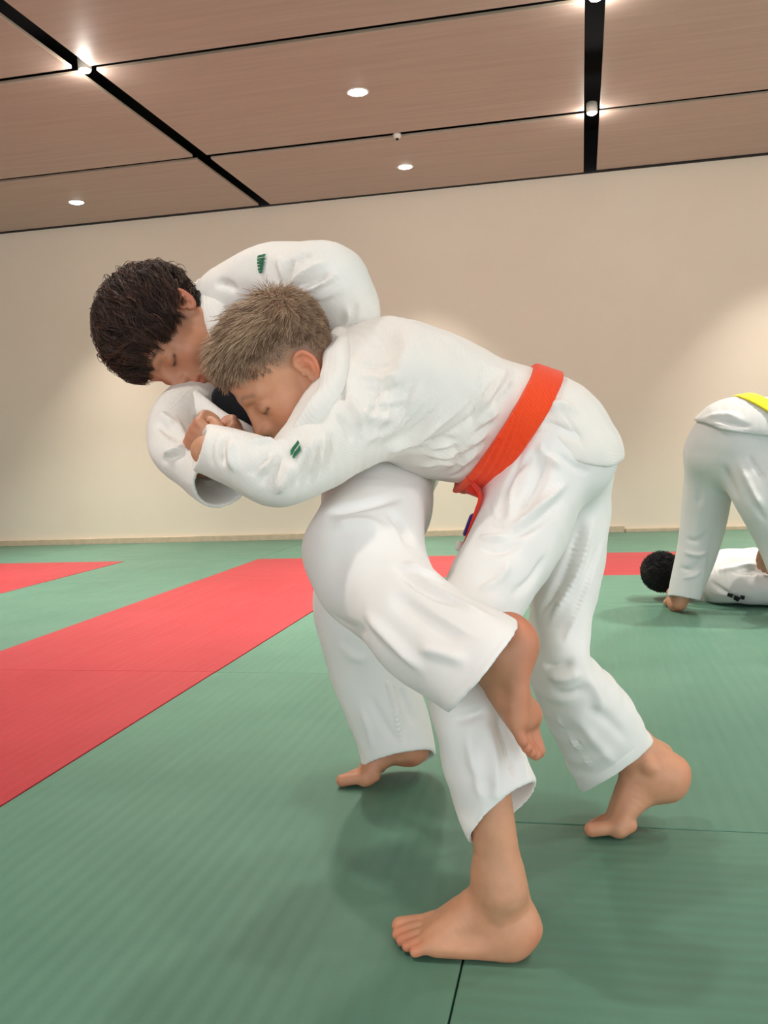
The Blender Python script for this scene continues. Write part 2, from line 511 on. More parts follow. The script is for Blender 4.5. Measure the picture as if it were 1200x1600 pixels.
def mat_hair(name, c1, c2, rough=0.45):
    m, nt, b = new_mat(name)
    at = node(nt, 'ShaderNodeAttribute', attribute_name='shade')
    r = ramp(nt, at.outputs['Fac'], [(0.0, c1), (1.0, c2)])
    nt.links.new(r.outputs['Color'], b.inputs['Base Color']); b.inputs['Roughness'].default_value = rough
    b.inputs['Specular IOR Level'].default_value = 0.35
    return m
M['hair_blond'] = mat_hair('ash_blond_hair', srgb(118, 88, 66), srgb(212, 182, 150))
M['hair_brown'] = mat_hair('dark_brown_hair', srgb(26, 14, 11), srgb(104, 72, 58))
M['hair_black'] = mat_hair('black_hair', srgb(8, 8, 9), srgb(22, 21, 23), 0.6)

# ------------------------------------------------------------------ room
def box_mesh(name, sx, sy, sz, bev=0.0, seg=2):
    """box from (0,0,0) to (sx,sy,sz) with its top edges rounded"""
    import bmesh
    bm = bmesh.new(); bmesh.ops.create_cube(bm, size=1.0)
    for v in bm.verts: v.co = Vector(((v.co.x + .5) * sx, (v.co.y + .5) * sy, (v.co.z + .5) * sz))
    if bev: bmesh.ops.bevel(bm, geom=list(bm.edges), offset=bev, segments=seg, profile=0.6, affect='EDGES')
    me = bpy.data.meshes.new(name); bm.to_mesh(me); bm.free()
    return me
def box(name, lo, hi, mat, parent=None, bev=0.0):
    me = box_mesh(name, hi[0] - lo[0], hi[1] - lo[1], hi[2] - lo[2], bev)
    o = bpy.data.objects.new(name, me); me.materials.append(mat); o.location = lo
    COL.objects.link(o)
    if parent is not None: o.parent = parent
    return o

WALL_Y = 7.31; CEIL = 2.72; X0, X1, YF = -6.6, 5.2, -5.0
floor_o = tag(box('floor', (X0, YF, -0.12), (X1, WALL_Y, -0.040), M['underlay']), kind='structure')
tag(box('wall_back', (X0 - .2, WALL_Y, -0.12), (X1 + .2, WALL_Y + 0.2, CEIL + 0.4), M['wall']), kind='structure')
tag(box('wall_left', (X0 - 0.2, YF, -0.12), (X0, WALL_Y, CEIL + 0.4), M['wall']), kind='structure')
tag(box('wall_right', (X1, 2.2, -0.12), (X1 + 0.2, WALL_Y, CEIL + 0.4), M['wall']), kind='structure')
ceil_o = tag(box('ceiling', (X0, YF, CEIL + 0.30), (X1, WALL_Y, CEIL + 0.40), M['void']), kind='structure')
# timber strip where the mats meet the wall
tag(box('baseboard_back', (X0 + .01, WALL_Y - 0.030, -0.04), (0.30, WALL_Y, 0.046), M['oak'], bev=0.004), kind='structure')
tag(box('baseboard_back', (0.31, WALL_Y - 0.030, -0.04), (X1 - .01, WALL_Y, 0.024), M['oak'], bev=0.004), kind='structure')

# judo mats, one object each
GX = [-6.14, -5.15, -4.16, -3.17, -2.18, -1.19, -0.178, 0.85, 1.87, 2.88, 3.90, 4.92]
_mesh = {}
mat_rnd = random.Random(3)
def mat_piece(x0, x1, y0, y1, colour, dz=0.0):
    along_x = (x1 - x0) >= (y1 - y0)
    L, B_ = ((x1 - x0), (y1 - y0)) if along_x else ((y1 - y0), (x1 - x0))
    g = 0.0012
    key = (round(L, 3), round(B_, 3), colour)
    if key not in _mesh:
        me = box_mesh('mat', L - 2 * g, B_ - 2 * g, 0.04, 0.0032, 3); me.materials.append(M[colour]); _mesh[key] = me
        for p in me.polygons: p.use_smooth = False
    o = bpy.data.objects.new('mat', _mesh[key])
    COL.objects.link(o); o.parent = floor_o; o.matrix_parent_inverse = Matrix.Translation(-Vector(floor_o.location))
    dz += mat_rnd.uniform(-0.0006, 0.0006) - 0.001
    if along_x: o.location = (x0 + g, y0 + g, -0.04 + dz)
    else: o.location = (x1 - g, y0 + g, -0.04 + dz); o.rotation_euler = (0, 0, math.pi / 2)
    return o
R_ = [-1.6, -0.55, 0.60, 1.68, 2.79, 3.91, 4.94, 5.95, 7.275]
def col_run(i, ys, colour, dz=0.0):
    for a, b in zip(ys[:-1], ys[1:]): mat_piece(GX[i], GX[i + 1], a, b, colour, dz)
Y_A = [-1.52, 0.60, 2.79, 4.94]
for i in range(0, 2): col_run(i, [-1.52, 0.6, 2.79, 4.94, 5.95], 'green')
col_run(2, [-1.52, 0.6, 2.79, 3.87, 5.95], 'red', 0.0012)
col_run(3, [-1.52, 0.6, 2.79, 4.94, 5.95], 'green')
col_run(4, [-1.52, 0.6, 2.79, 4.94], 'red', 0.0018)
col_run(5, Y_A, 'green')
for i in (6, 8):
    for a, b in ((-1.52, -0.42), (-0.42, 0.63), (0.63, 1.68)): mat_piece(GX[i], GX[i + 2], a, b, 'green')
    mat_piece(GX[i], GX[i + 2], 3.91, 4.94, 'green')
for i in (6, 7, 8, 9): mat_piece(GX[i], GX[i + 1], 1.68, 3.91, 'green')
col_run(10, [-1.52, 0.6, 2.79, 4.94], 'green')
for a, b in ((4, 6), (6, 8), (8, 10)): mat_piece(GX[a], GX[b], 4.94, 5.95, 'red')
mat_piece(GX[10], GX[11], 4.94, 5.95, 'red')
for a, b in ((0, 2), (2, 4), (4, 6), (6, 8), (8, 10)): mat_piece(GX[a], GX[b], 5.95, 7.275, 'green')
mat_piece(GX[10], GX[11], 5.95, 7.275, 'green')

for i in range(11):
    for a, b in ((-4.96, -3.60), (-3.60, -1.52)): mat_piece(GX[i], GX[i + 1], a, b, 'red' if i in (2, 4) else 'green')
# ceiling panels hung under a dark void, wide gaps in depth, narrow joints across
PX = [(-6.55, -5.11), (-5.01, -2.50), (-2.40, 0.070), (0.165, 2.66), (2.76, 5.15)]
PY = [-4.98, -3.03, -1.53, -0.02, 1.49, 2.99, 4.49, 6.00, 7.30]
tag(box('void_end_1', (X0 + .01, WALL_Y - 0.045, CEIL - 0.004), (X1 - .01, WALL_Y, CEIL + 0.30), M['void']), kind='structure')  # dark strip added so the ceiling gaps stay black up to the wall
pr = random.Random(5)
for xa, xb in PX:
    for ya, yb in zip(PY[:-1], PY[1:]):
        key = (round(xb - xa, 3), round(yb - ya, 3), 'p')
        if key not in _mesh:
            me = box_mesh('ceiling_panel', xb - xa, yb - ya - 0.070, 0.018, 0.0015, 1); me.materials.append(M['veneer']); me.materials.append(M['panel_edge']); _mesh[key] = me
            for p in me.polygons: p.material_index = 1 if abs(p.normal.z) < .9 else 0
        o = bpy.data.objects.new('ceiling_panel', _mesh[key]); COL.objects.link(o)
        o.parent = ceil_o; o.matrix_parent_inverse = Matrix.Translation(-Vector(ceil_o.location))
        o.location = (xa, ya + 0.035, CEIL + pr.uniform(-0.004, 0.004))

def disc_mesh(name, prof, n=32):
    """lathe a profile of (radius, z)"""
    v = []; f = []
    for r, z in prof:
        for i in range(n):
            a = 2 * math.pi * i / n; v.append((r * math.cos(a), r * math.sin(a), z))
    for j in range(len(prof) - 1):
        for i in range(n): f.append((j * n + i, j * n + (i + 1) % n, (j + 1) * n + (i + 1) % n, (j + 1) * n + i))
    me = bpy.data.meshes.new(name); me.from_pydata(v, [], f); me.update()
    for p in me.polygons: p.use_smooth = True
    return me
_ring = disc_mesh('rim', [(0.030, 0.012), (0.052, 0.000), (0.060, -0.004), (0.064, -0.002), (0.064, 0.004)]); _ring.materials.append(M['lamp_ring'])
_lens = disc_mesh('lens', [(0.052, 0.001), (0.046, -0.006), (0.030, -0.011), (0.0005, -0.013)]); _lens.materials.append(M['glow'])
_sbody = disc_mesh('housing', [(0.001, 0.06), (0.030, 0.06), (0.034, 0.055), (0.034, 0.0), (0.030, -0.004)]); _sbody.materials.append(M['lamp_ring'])
_slens = disc_mesh('lens', [(0.031, -0.001), (0.026, -0.010), (0.014, -0.016), (0.0005, -0.018)]); _slens.materials.append(M['glow'])

def area(name, loc, r, w, parent, spread):
    L = bpy.data.lights.new(name, 'AREA'); L.shape = 'DISK'; L.size = r * 2; L.energy = w; L.color = LAMP_COL; L.spread = math.radians(spread)
    o = bpy.data.objects.new(name, L); COL.objects.link(o); o.location = loc; o.parent = parent
    o.matrix_parent_inverse = Matrix.Translation(-Vector(parent.location)); return o

def downlight(x, y, label, light=True):
    e = empty('ceiling_downlight', (x, y, CEIL)); tag(e, label, 'ceiling light', 'recessed downlights in the ceiling panels')
    for nm, me in (('rim', _ring), ('lens', _lens)):
        o = bpy.data.objects.new(nm, me); COL.objects.link(o); o.parent = e
    area('downlight_lamp', (x, y, CEIL - 0.03), 0.06, DOWNLIGHT_W * (0.35 if y > 6 else 1.0 if y > 3 else 0.30), e, 70 if y > 6 else 100)
DL = {(-1.18, 5.23): 'round downlight in the middle ceiling panel, nearer the viewer',
      (-1.18, 6.67): 'round downlight in the middle ceiling panel beside the back wall',
      (-3.775, 6.68): 'round downlight in the left ceiling panel beside the back wall'}
for x in (-3.775, -1.18, 1.41, 3.95):
    for y in (0.74, 2.24, 3.74, 5.23, 6.67):
        downlight(x, y, DL.get((x, y)) or DL.get((x, round(y + .01, 2))) or 'round downlight of the %s ceiling column, %s from the back wall' % ({-3.775: 'left', -1.18: 'middle', 1.41: 'right', 3.95: 'far right'}[x], {0.74: 'fifth', 2.24: 'fourth', 3.74: 'third', 5.23: 'second', 6.67: 'first'}[y]))

def gap_spot(x, y, label):
    e = empty('gap_spotlight', (x, y, CEIL)); tag(e, label, 'spotlight', 'bare spotlights in the dark ceiling gaps')
    for nm, me in (('housing', _sbody), ('lens', _slens)):
        o = bpy.data.objects.new(nm, me); COL.objects.link(o); o.parent = e
    L = bpy.data.lights.new('spot_lamp', 'POINT'); L.energy = SPOT_W; L.color = LAMP_COL; L.shadow_soft_size = 0.02
    o = bpy.data.objects.new('spot_lamp', L); COL.objects.link(o); o.location = (0, 0, -0.045); o.parent = e
gap_spot(-2.447, 4.49, 'bright spotlight in the left dark ceiling gap')
gap_spot(0.118, 6.0, 'bright spotlight in the right dark ceiling gap, nearer the wall')
gap_spot(0.118, 4.49, 'bright spotlight in the right dark ceiling gap at the picture edge')

# small detector on the panel joint
de = empty('smoke_detector', (-1.105, 5.99, CEIL)); tag(de, 'small white detector on the ceiling joint above the boys', 'detector')
_db = disc_mesh('detector_body', [(0.0005, 0.004), (0.026, 0.004), (0.027, -0.010), (0.020, -0.022), (0.0005, -0.026)]); _db.materials.append(M['lamp_ring'])
o = bpy.data.objects.new('detector_body', _db); COL.objects.link(o); o.parent = de
_dc = disc_mesh('sensor', [(0.010, -0.024), (0.009, -0.034), (0.0005, -0.037)], 16); _dc.materials.append(M['void'])
o = bpy.data.objects.new('sensor', _dc); COL.objects.link(o); o.parent = de
# ------------------------------------------------------------------ anatomy
def head_ops(fr, neck_to, neck_r=0.047, ears=(1, -1), ear_s=0.82, ear_o=(0.0, 0.0)):
    e = fr.ell; t = fr.tube; L = []
    u = lambda p, k: L.append(('u', k * fr.s, p)); s = lambda p, k: L.append(('s', k * fr.s, p))
    u(e((-.006, 0, .048), (.088, .071, .073)), .0)
    u(e((.030, 0, .052), (.056, .060, .052)), .02)
    u(e((.038, 0, -.012), (.046, .056, .068)), .03)
    for q in (1, -1):
        u(t([(-.004, .047 * q, -.032), (.034, .035 * q, -.066), (.068, .010 * q, -.083)], [.019, .017, .014]), .02)
        u(e((.052, .034 * q, -.030), (.026, .024, .026)), .02)
        u(t([(.083, .010 * q, .021), (.080, .026 * q, .025), (.068, .044 * q, .019)], [.008, .009, .007]), .014)
    u(e((.076, 0, -.081), (.014, .016, .013)), .02)
    u(e((.078, 0, -.046), (.017, .026, .022)), .02)
    for q in (1, -1): s(e((.097, .030 * q, .004), (.013, .015, .010)), .012)
    for q in (1, -1): u(e((.0720, .031 * q, .001), (.0148, .0170, .0130)), .007)
    for q in (1, -1): u(e((.078, .0135 * q, .001), (.0095, .0085, .012)), .008)
    u(e((.083, 0, -.014), (.0155, .0125, .024)), .012)
    u(e((.082, 0, -.036), (.014, .018, .014)), .012)
    u(t([(.086, 0, .016), (.097, 0, -.008), (.106, 0, -.023)], [.006, .0068, .0088]), .010)
    for q in (1, -1):
        u(e((.096, .0105 * q, -.027), (.009, .0065, .007)), .006)
    u(t([(.088, .021, -.0500), (.0955, .007, -.0465), (.0955, -.007, -.0465), (.088, -.021, -.0500)], [.003, .0052, .0052, .003]), .005)
    u(t([(.087, .018, -.0530), (.0935, .006, -.0580), (.0935, -.006, -.0580), (.087, -.018, -.0530)], [.003, .0060, .0060, .003]), .005)
    s(t([(.093, .022, -.0515), (.1015, .006, -.0520), (.1015, -.006, -.0520), (.093, -.022, -.0515)], [.0012, .0014, .0014, .0012]), .005)
    s(e((.095, 0, -.069), (.006, .016, .004)), .008)
    for q in ears:
        g = ear_s; ox, oz = ear_o
        E = lambda a, b, o=0.0: (g * a - .012 + .45 * g * o + ox, (.066 + g * .017 * (.014 - a) / .034 + .89 * g * o) * q, g * b + .004 + oz)
        cs, sn = .894, .447
        Re = np.array([[cs, -sn * q, 0], [sn, cs * q, 0], [0, 0, 1]])
        gs = lambda v: tuple(np.asarray(v) * g)
        u(t([(-.014 + ox, .054 * q, .018 * g + oz), (-.016 + ox, .060 * q, .004 + oz), (-.010 + ox, .054 * q, -.010 + oz)], [.010, .011, .010]), .008)
        u(e(E(-.003, .001, -.002), gs((.0165, .0042, .026)), Re), .004)
        u(t([E(.010, .006), E(.009, .020), E(-.002, .029), E(-.015, .024), E(-.0195, .007), E(-.015, -.010), E(-.007, -.022), E(.003, -.026), E(.008, -.019)],
            gs([.0032, .0040, .0045, .0045, .0042, .0042, .0050, .0056, .0044])), .002)
        u(t([E(.000, .017, .001), E(-.008, .012, .001), E(-.0105, -.001, .001), E(-.005, -.013, .001)], gs([.0028, .0032, .0032, .0028])), .002)
        s(e(E(.002, -.002, .005), gs((.0085, .0085, .0100)), Re), .002)
        s(e(E(-.004, .0205, .005), gs((.0075, .0055, .0042)), Re), .002)
        u(e(E(.0105, -.004, .001), gs((.003, .003, .005)), Re), .002)
    nb = fr.loc(np.asarray(neck_to))
    u(t([(-.020, 0, -.005), (-.022, 0, -.045), tuple(np.array([-.022, 0, -.045]) * .4 + nb * .6), tuple(nb)], [neck_r, neck_r * .93, neck_r, neck_r * 1.15]), .02)
    return L

def foot_ops(fr, med, bend=0.0, curl=0.0, lean=0.012):
    """x to the toes, z up, unit length 0.20; med = +1 when the big toe is on +y; bend lifts the heel about the ball"""
    L = []; piv = np.array([.143, 0, .012]); c, s_ = math.cos(bend), math.sin(bend)
    def rb(p):
        p = np.asarray(p, float); d = p - piv
        return piv + np.array([d[0] * c + d[2] * s_, d[1], -d[0] * s_ + d[2] * c])
    Rb = np.array([[c, 0, -s_], [0, 1, 0], [s_, 0, c]])
    def cu(p):
        p = np.asarray(p, float); d = p - np.array([.150, 0, .010])
        if d[0] <= 0: return p
        return np.array([.150 + d[0] * math.cos(curl) + d[2] * math.sin(curl), p[1], .010 - d[0] * math.sin(curl) + d[2] * math.cos(curl)])
    T = lambda pts, r, b=None, u=None, rot=True: fr.tube([rb(p) if rot else cu(p) for p in pts], r, 4, b, u)
    E = lambda p, r: fr.ell(rb(p), r, Rb)
    U = lambda p, k: L.append(('u', k * fr.s, p))
    U(E((.030, 0, .030), (.031, .0265, .030)), 0)
    U(T([(.035, 0, .034), (.075, .001 * med, .044), (.108, .002 * med, .0315), (.140, .001 * med, .0165)], [.026, .0275, .034, .0385], b=[.034, .036, .0265, .0150], u=(0, 1, 0)), .02)
    U(T([(.030, -.014 * med, .016), (.085, -.023 * med, .014), (.128, -.026 * med, .0135)], [.016, .0145, .0135]), .012)
    U(T([(.038, 0, .035), (.044 + lean * .35, 0, .075), (.042 + lean, 0, .105)], [.026, .0258, .0240], b=[.032, .028, .0255], u=(0, 1, 0)), .034)
    U(T([(.008, 0, .034), (.012 + lean * .45, 0, .070), (.018 + lean, 0, .115)], [.012, .009, .010]), .016)
    for q in (1, -1): U(E((.046, .0275 * q, .070 if q != med else .076), (.011, .0095, .014)), .009)
    L.append(('s', .02 * fr.s, E((.088, .034 * med, -.007), (.034, .022, .014))))
    U(E((.140, .026 * med, .0165), (.020, .016, .0165)), .012)
    y = lambda v: v * med
    for pts, r in (([(.128, y(.025), .020), (.162, y(.0255), .0165), (.188, y(.022), .0125)], [.0130, .0118, .0122]),
                   ([(.126, y(.0095), .022), (.164, y(.0085), .0185), (.188, y(.006), .009)], [.0100, .0082, .0084]),
                   ([(.124, y(-.0045), .021), (.158, y(-.0065), .0175), (.180, y(-.008), .0085)], [.0100, .0078, .0080]),
                   ([(.120, y(-.0180), .019), (.150, y(-.0200), .0160), (.170, y(-.0205), .0080)], [.0098, .0076, .0076]),
                   ([(.112, y(-.0290), .016), (.140, y(-.0325), .0140), (.157, y(-.0320), .0078)], [.0096, .0077, .0076])):
        U(T(pts, r, rot=False), .004)
    for yy in (.020, .007, -.006, -.018):     # tendons over the instep
        U(T([(.080, y(yy * .5), .068), (.115, y(yy * .85), .048), (.143, y(yy), .0265)], [.0035, .0032, .003]), .010)
    return L

def hand_ops(fr, side, curl=(1.15, 1.45, 1.0), spread=0.0):
    """x from wrist to knuckles, z out of the back of the hand; side = +1 when the thumb is on +y"""
    L = []; U = lambda p, k: L.append(('u', k * fr.s, p))
    U(fr.tube([(-.02, 0, 0), (.010, 0, 0), (.045, 0, .001), (.068, 0, .0)], [.021, .024, .033, .034], b=[.016, .0155, .014, .0125], u=(0, 1, 0)), 0)
    for i, (yy, ln) in enumerate(((.025, .9), (.0085, 1.0), (-.0085, .93), (-.0245, .76))):
        p = np.array([.068, yy * side, .001]); a = 0.0; pts = [p]; 
        for j, seg in enumerate((.036, .022, .018)):
            a += curl[j] * (1 + .06 * i); p = p + seg * ln * np.array([math.cos(a), spread * (1.5 - i) * .1 * side, -math.sin(a)]); pts.append(p)
        U(fr.tube(pts, np.array([.0088, .0080, .0074, .0066]) * (1 if i < 3 else .88), 3), .004)
        U(fr.ell((.066, yy * side, .006), (.009, .0075, .006)), .008)
    U(fr.tube([(.012, .018 * side, -.008), (.034, .032 * side, -.014), (.054, .031 * side, -.022), (.070, .022 * side, -.026)], [.0125, .0108, .0092, .0076], 3), .01)
    return L

def paint(col, P, centre, rad, rgb, amt=1.0, hard=2.0):
    d = np.linalg.norm((P - np.asarray(centre)) / np.asarray(rad), axis=1)
    w = amt * np.exp(-(d ** hard))[:, None]
    col[:] = col * (1 - w) + np.asarray(rgb) * w
def paint_line(col, P, pts, w, rgb, amt=1.0):
    pts = catmull(np.asarray(pts, float), 10); m = np.flatnonzero(((P > pts.min(0) - 3 * w) & (P < pts.max(0) + 3 * w)).all(1))
    if not len(m): return
    d2 = np.full(len(m), 9.0)
    for p in pts: d2 = np.minimum(d2, ((P[m] - p) ** 2).sum(1))
    k = (amt * np.exp(-d2 / (w * w)))[:, None]
    col[m] = col[m] * (1 - k) + np.asarray(rgb) * k

def scalp(loc, low=0.0):
    """signed amount inside the hair-covered part of the head"""
    x, y, z = loc[:, 0], loc[:, 1], loc[:, 2]
    line = np.interp(x, [-.09, -.05, -.025, .0, .012, .035, .060, .075, .1], [-.045, -.040, -.012, .030, .028, .050, .068, .078, .085])
    return z - line + low * np.clip((x + .03) / .05, .2, 1)

def skin_colour(V, base, heads, feet, hands, hairrgb, scalp_low=0.0):
    col = np.tile(np.asarray(base, float), (len(V), 1))
    rosy = np.array(base) * np.array([1.05, .74, .70])
    for fr in heads:
        P = fr.loc(V); near = np.abs(P).max(1) < .16
        C = col[near]; Q = P[near]
        for q in (1, -1):
            paint(C, Q, (.066, .040 * q, -.026), (.028, .022, .024), rosy, .45)
            paint(C, Q, (-.014, .082 * q, .004), (.030, .014, .036), np.array(base) * np.array([1.06, .66, .60]), .75, 4)
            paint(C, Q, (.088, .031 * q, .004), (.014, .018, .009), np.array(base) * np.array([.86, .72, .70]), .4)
            paint_line(C, Q, [(.092, .012 * q, .026), (.090, .028 * q, .031), (.078, .046 * q, .024)], .0034, hairrgb, .75)
            paint_line(C, Q, [(.0815, .0225 * q, -.0048), (.0838, .031 * q, -.0068), (.0770, .0450 * q, -.0040)], .0028, (.03, .018, .012), 1.0)
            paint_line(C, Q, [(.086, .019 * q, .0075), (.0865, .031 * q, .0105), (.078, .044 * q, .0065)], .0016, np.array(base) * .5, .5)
            paint(C, Q, (.099, .0060 * q, -.0362), (.0035, .0025, .0022), np.array(base) * .4, .5)  # nostril shade painted into the tint, no hole carved
        paint(C, Q, (.107, 0, -.024), (.012, .012, .012), rosy, .4)
        lip = np.array(base) * np.array([.92, .46, .46])
        paint_line(C, Q, [(.092, .021, -.0495), (.100, .006, -.047), (.100, -.006, -.047), (.092, -.021, -.0495)], .0042, lip, .8)
        paint_line(C, Q, [(.091, .018, -.0535), (.098, .006, -.058), (.098, -.006, -.058), (.091, -.018, -.0535)], .0048, lip, .8)
        paint_line(C, Q, [(.090, .022, -.0515), (.0985, 0, -.0520), (.090, -.022, -.0515)], .0016, lip * .35, .8)
        sc = scalp(Q, scalp_low); w = (np.clip(sc / .022, 0, 1) ** .8 * np.where(np.abs(Q[:, 1]) < .076, 1, 0))[:, None] * .9
        C = C * (1 - w) + np.asarray(hairrgb) * w
        col[near] = C
    pink = np.array(base) * np.array([1.08, .74, .70])
    for fr, med, bend in feet:
        P = fr.loc(V); near = np.abs(P).max(1) < .30; C = col[near]; Q = P[near]
        for x, yv in ((.186, .022), (.186, .006), (.179, -.008), (.169, -.0205), (.157, -.032)): paint(C, Q, (x, yv * med, .009), (.016, .011, .014), pink, .7)
        c, s_ = math.cos(bend), math.sin(bend); d = Q - np.array([.143, 0, .012]); Q0 = np.stack([d[:, 0] * c - d[:, 2] * s_, d[:, 1], d[:, 0] * s_ + d[:, 2] * c], 1) + np.array([.143, 0, .012])
        paint(C, Q0, (.006, 0, .022), (.032, .030, .026), pink, .75, 3)
        paint(C, Q0, (.10, 0, -.004), (.10, .05, .016), pink, .6, 4)
        for x, yv, r in ((.196, .022, .0062), (.193, .006, .004), (.186, -.008, .0036), (.176, -.0205, .0034), (.163, -.032, .0032)):
            paint(C, Q, (x, yv * med, .0165), (r * 1.2, r, .005), np.array(base) * np.array([1.16, .98, .95]), .6, 4)
        col[near] = C
    for fr in hands:
        P = fr.loc(V); near = np.abs(P).max(1) < .12; C = col[near]; Q = P[near]
        for yv in (.025, .0085, -.0085, -.0245):
            for sg in (1, -1): paint(C, Q, (.068, yv * sg, .012), (.012, .007, .008), pink, .35)
        col[near] = C
    return col

def set_colour(me, col, name='tint'):
    a = me.attributes.new(name, 'FLOAT_COLOR', 'POINT')
    a.data.foreach_set('color', np.column_stack([col, np.ones(len(col))]).astype(np.float32).ravel())

def surface(name, field, h, mat, parent, bounds=None, smooth=1, strokes=None, rip=None, post=None):
    lo, hi = bounds if bounds is not None else field.bounds()
    lo = np.maximum(lo, [-9, -9, 0.0 - 0.004])
    V, Q = polygonize(field, lo, hi, h)
    if smooth: V = smooth_mesh(V, Q, smooth)
    for r in (rip or []): V = ripple(V, Q, *r)
    if strokes:
        V = sculpt(V, Q, strokes); V = smooth_mesh(V, Q, 1)
    me = np_mesh(name, V, Q)
    o = mesh_obj(name, me, mat, parent)
    if post: post(me, V, Q)
    return o, V, Q

def ops_box(ops, pad=.010):
    return np.min([p.lo for o, k, p in ops if o == 'u'], 0) - pad, np.max([p.hi for o, k, p in ops if o == 'u'], 0) + pad
def head_box(fr): c = fr.pt(.005, 0, .015); return c - .138 * fr.s, c + .138 * fr.s

def body_surface(field, boxes, mat, parent, post, hc=.006):
    """one body mesh: close detail on head, hands and feet, coarser where clothes cover it"""
    lo, hi = field.bounds(); lo = np.maximum(lo, [-9, -9, -.004])
    V, Q = polygonize(field, lo, hi, hc); V = smooth_mesh(V, Q, 1)
    inside = np.zeros(len(V), bool); vs = []; qs = []; n = 0
    for b0, b1, h in boxes: inside |= ((V > b0 + 2 * hc) & (V < b1 - 2 * hc)).all(1)
    keep = ~inside[Q].all(1); vs.append(V); qs.append(Q[keep]); n = len(V)
    for b0, b1, h in boxes:
        b0 = np.maximum(b0, [-9, -9, -.004]); v, q = polygonize(field, b0 + 3 * h, b1 - 3 * h, h); v = smooth_mesh(v, q, 1, .4)
        vs.append(v); qs.append(q + n); n += len(v)
    V = np.concatenate(vs); Q = np.concatenate(qs)
    used = np.zeros(len(V), bool); used[Q.ravel()] = True; idx = np.cumsum(used) - 1; V = V[used]; Q = idx[Q]
    me = np_mesh('body', V, Q); o = mesh_obj('body', me, mat, parent); post(me, V, Q); return o, V, Q

# ------------------------------------------------------------------ hair
def strands_mesh(name, R, rad, shade, mat, parent, extra=None):
    """R (n,k,3) guide points, rad (n,k): three-sided tapering strands"""
    n, k, _ = R.shape
    T = np.gradient(R, axis=1); T /= np.linalg.norm(T, axis=2, keepdims=True) + 1e-9
    ref = rng.normal(size=(n, 1, 3)); A = np.cross(T, ref); A /= np.linalg.norm(A, axis=2, keepdims=True) + 1e-9
    Bv = np.cross(T, A)
    ring = [R + rad[..., None] * (A * math.cos(q) + Bv * math.sin(q)) for q in (0, 2.094, 4.189)]
    V = np.stack(ring, 2).reshape(-1, 3)
    i = np.arange(n)[:, None, None] * k * 3 + np.arange(k - 1)[None, :, None] * 3
    Qs = []
    for q in range(3):
        a = i + q; b = i + (q + 1) % 3
        Qs.append(np.concatenate([a, b, b + 3, a + 3], 2).reshape(-1, 4))
    Qd = np.concatenate(Qs)
    sh = np.repeat(shade, k * 3)
    if extra is not None:
        V2, Q2, s2 = extra; Qd = np.concatenate([Qd, Q2 + len(V)]); V = np.concatenate([V, V2]); sh = np.concatenate([sh, s2])
    me = np_mesh(name, V, Qd)
    a = me.attributes.new('shade', 'FLOAT', 'POINT'); a.data.foreach_set('value', sh.astype(np.float32))
    return mesh_obj(name, me, mat, parent)

def scalp_points(fr, field, n, seed, low=0.0, cond=None):
    r = np.random.default_rng(seed); out = []
    tot = 0
    while tot < n:
        d = r.normal(size=(n, 3)); d /= np.linalg.norm(d, axis=1, keepdims=True)
        c = np.array([-.004, 0, .045]); a = np.full(len(d), .02); b = np.full(len(d), .13)
        for _ in range(14):
            m = (a + b) / 2; v = field(fr.pts(c + d * m[:, None]).astype(np.float32)); a = np.where(v < 0, m, a); b = np.where(v < 0, b, m)
        P = c + d * ((a + b) / 2)[:, None]
        keep = (scalp(P, low) > 0) & (np.abs(P[:, 1]) < .0755) & ~((P[:, 0] > -.032) & (P[:, 0] < .020) & (P[:, 2] < .025) & (np.abs(P[:, 1]) > .055))
        if cond is not None: keep &= cond(P)
        out.append(np.column_stack([P[keep], d[keep]])); tot += keep.sum()
    o = np.concatenate(out)[:n]
    return o[:, :3], o[:, 3:]

def patch(name, V, Q, centre, poly, mat, parent, up=0.0012):
    """embroidered shape lying on the cloth: photo-drawn outline polygons lifted onto the surface"""
    N = normals(V, Q); vs = []; fs = []
    for ring in poly:
        ring = np.asarray(ring, float); c = ring.mean(0); rows = []
        for f in (1.0, 0.66, 0.33, 0.0):
            pts = c + (ring - c) * f
            rows.append(pts if f > 0 else c[None])
        allp = np.concatenate(rows)
        L = lift(V, N, [[p, p + 0.01] for p in allp])
        if any(l is None for l in L): continue
        P = np.array([l[0] for l in L]); d = nrm(CP - P.mean(0)); P = P + d * (up + .0006)
        m = len(ring); base = len(vs)
        vs += list(P)
        for r in range(2):
            for i in range(m): fs.append((base + r * m + i, base + r * m + (i + 1) % m, base + (r + 1) * m + (i + 1) % m, base + (r + 1) * m + i))
        for i in range(m): fs.append((base + 2 * m + i, base + 2 * m + (i + 1) % m, base + 3 * m))
    if not vs: return None
    me = bpy.data.meshes.new(name); me.from_pydata([tuple(v) for v in vs], [], fs); me.update()
    o = mesh_obj(name, me, mat, parent)
    md = o.modifiers.new('thickness', 'SOLIDIFY'); md.thickness = 0.0012; md.offset = -1
    return o
class Off:
    def __init__(s, p, r): s.p = p; s.r = r; s.lo = p.lo - r; s.hi = p.hi + r
    def d(s, P): return s.p.d(P) - s.r
class Cut:
    """half-space bounded copy of a shape"""
    def __init__(s, p, pt, n, k=0.004): s.p = p; s.pt = np.asarray(pt, np.float32); s.n = nrm(n).astype(np.float32); s.k = k; s.lo = p.lo; s.hi = p.hi
    def d(s, P): return smax(s.p.d(P), (P - s.pt) @ s.n, s.k)
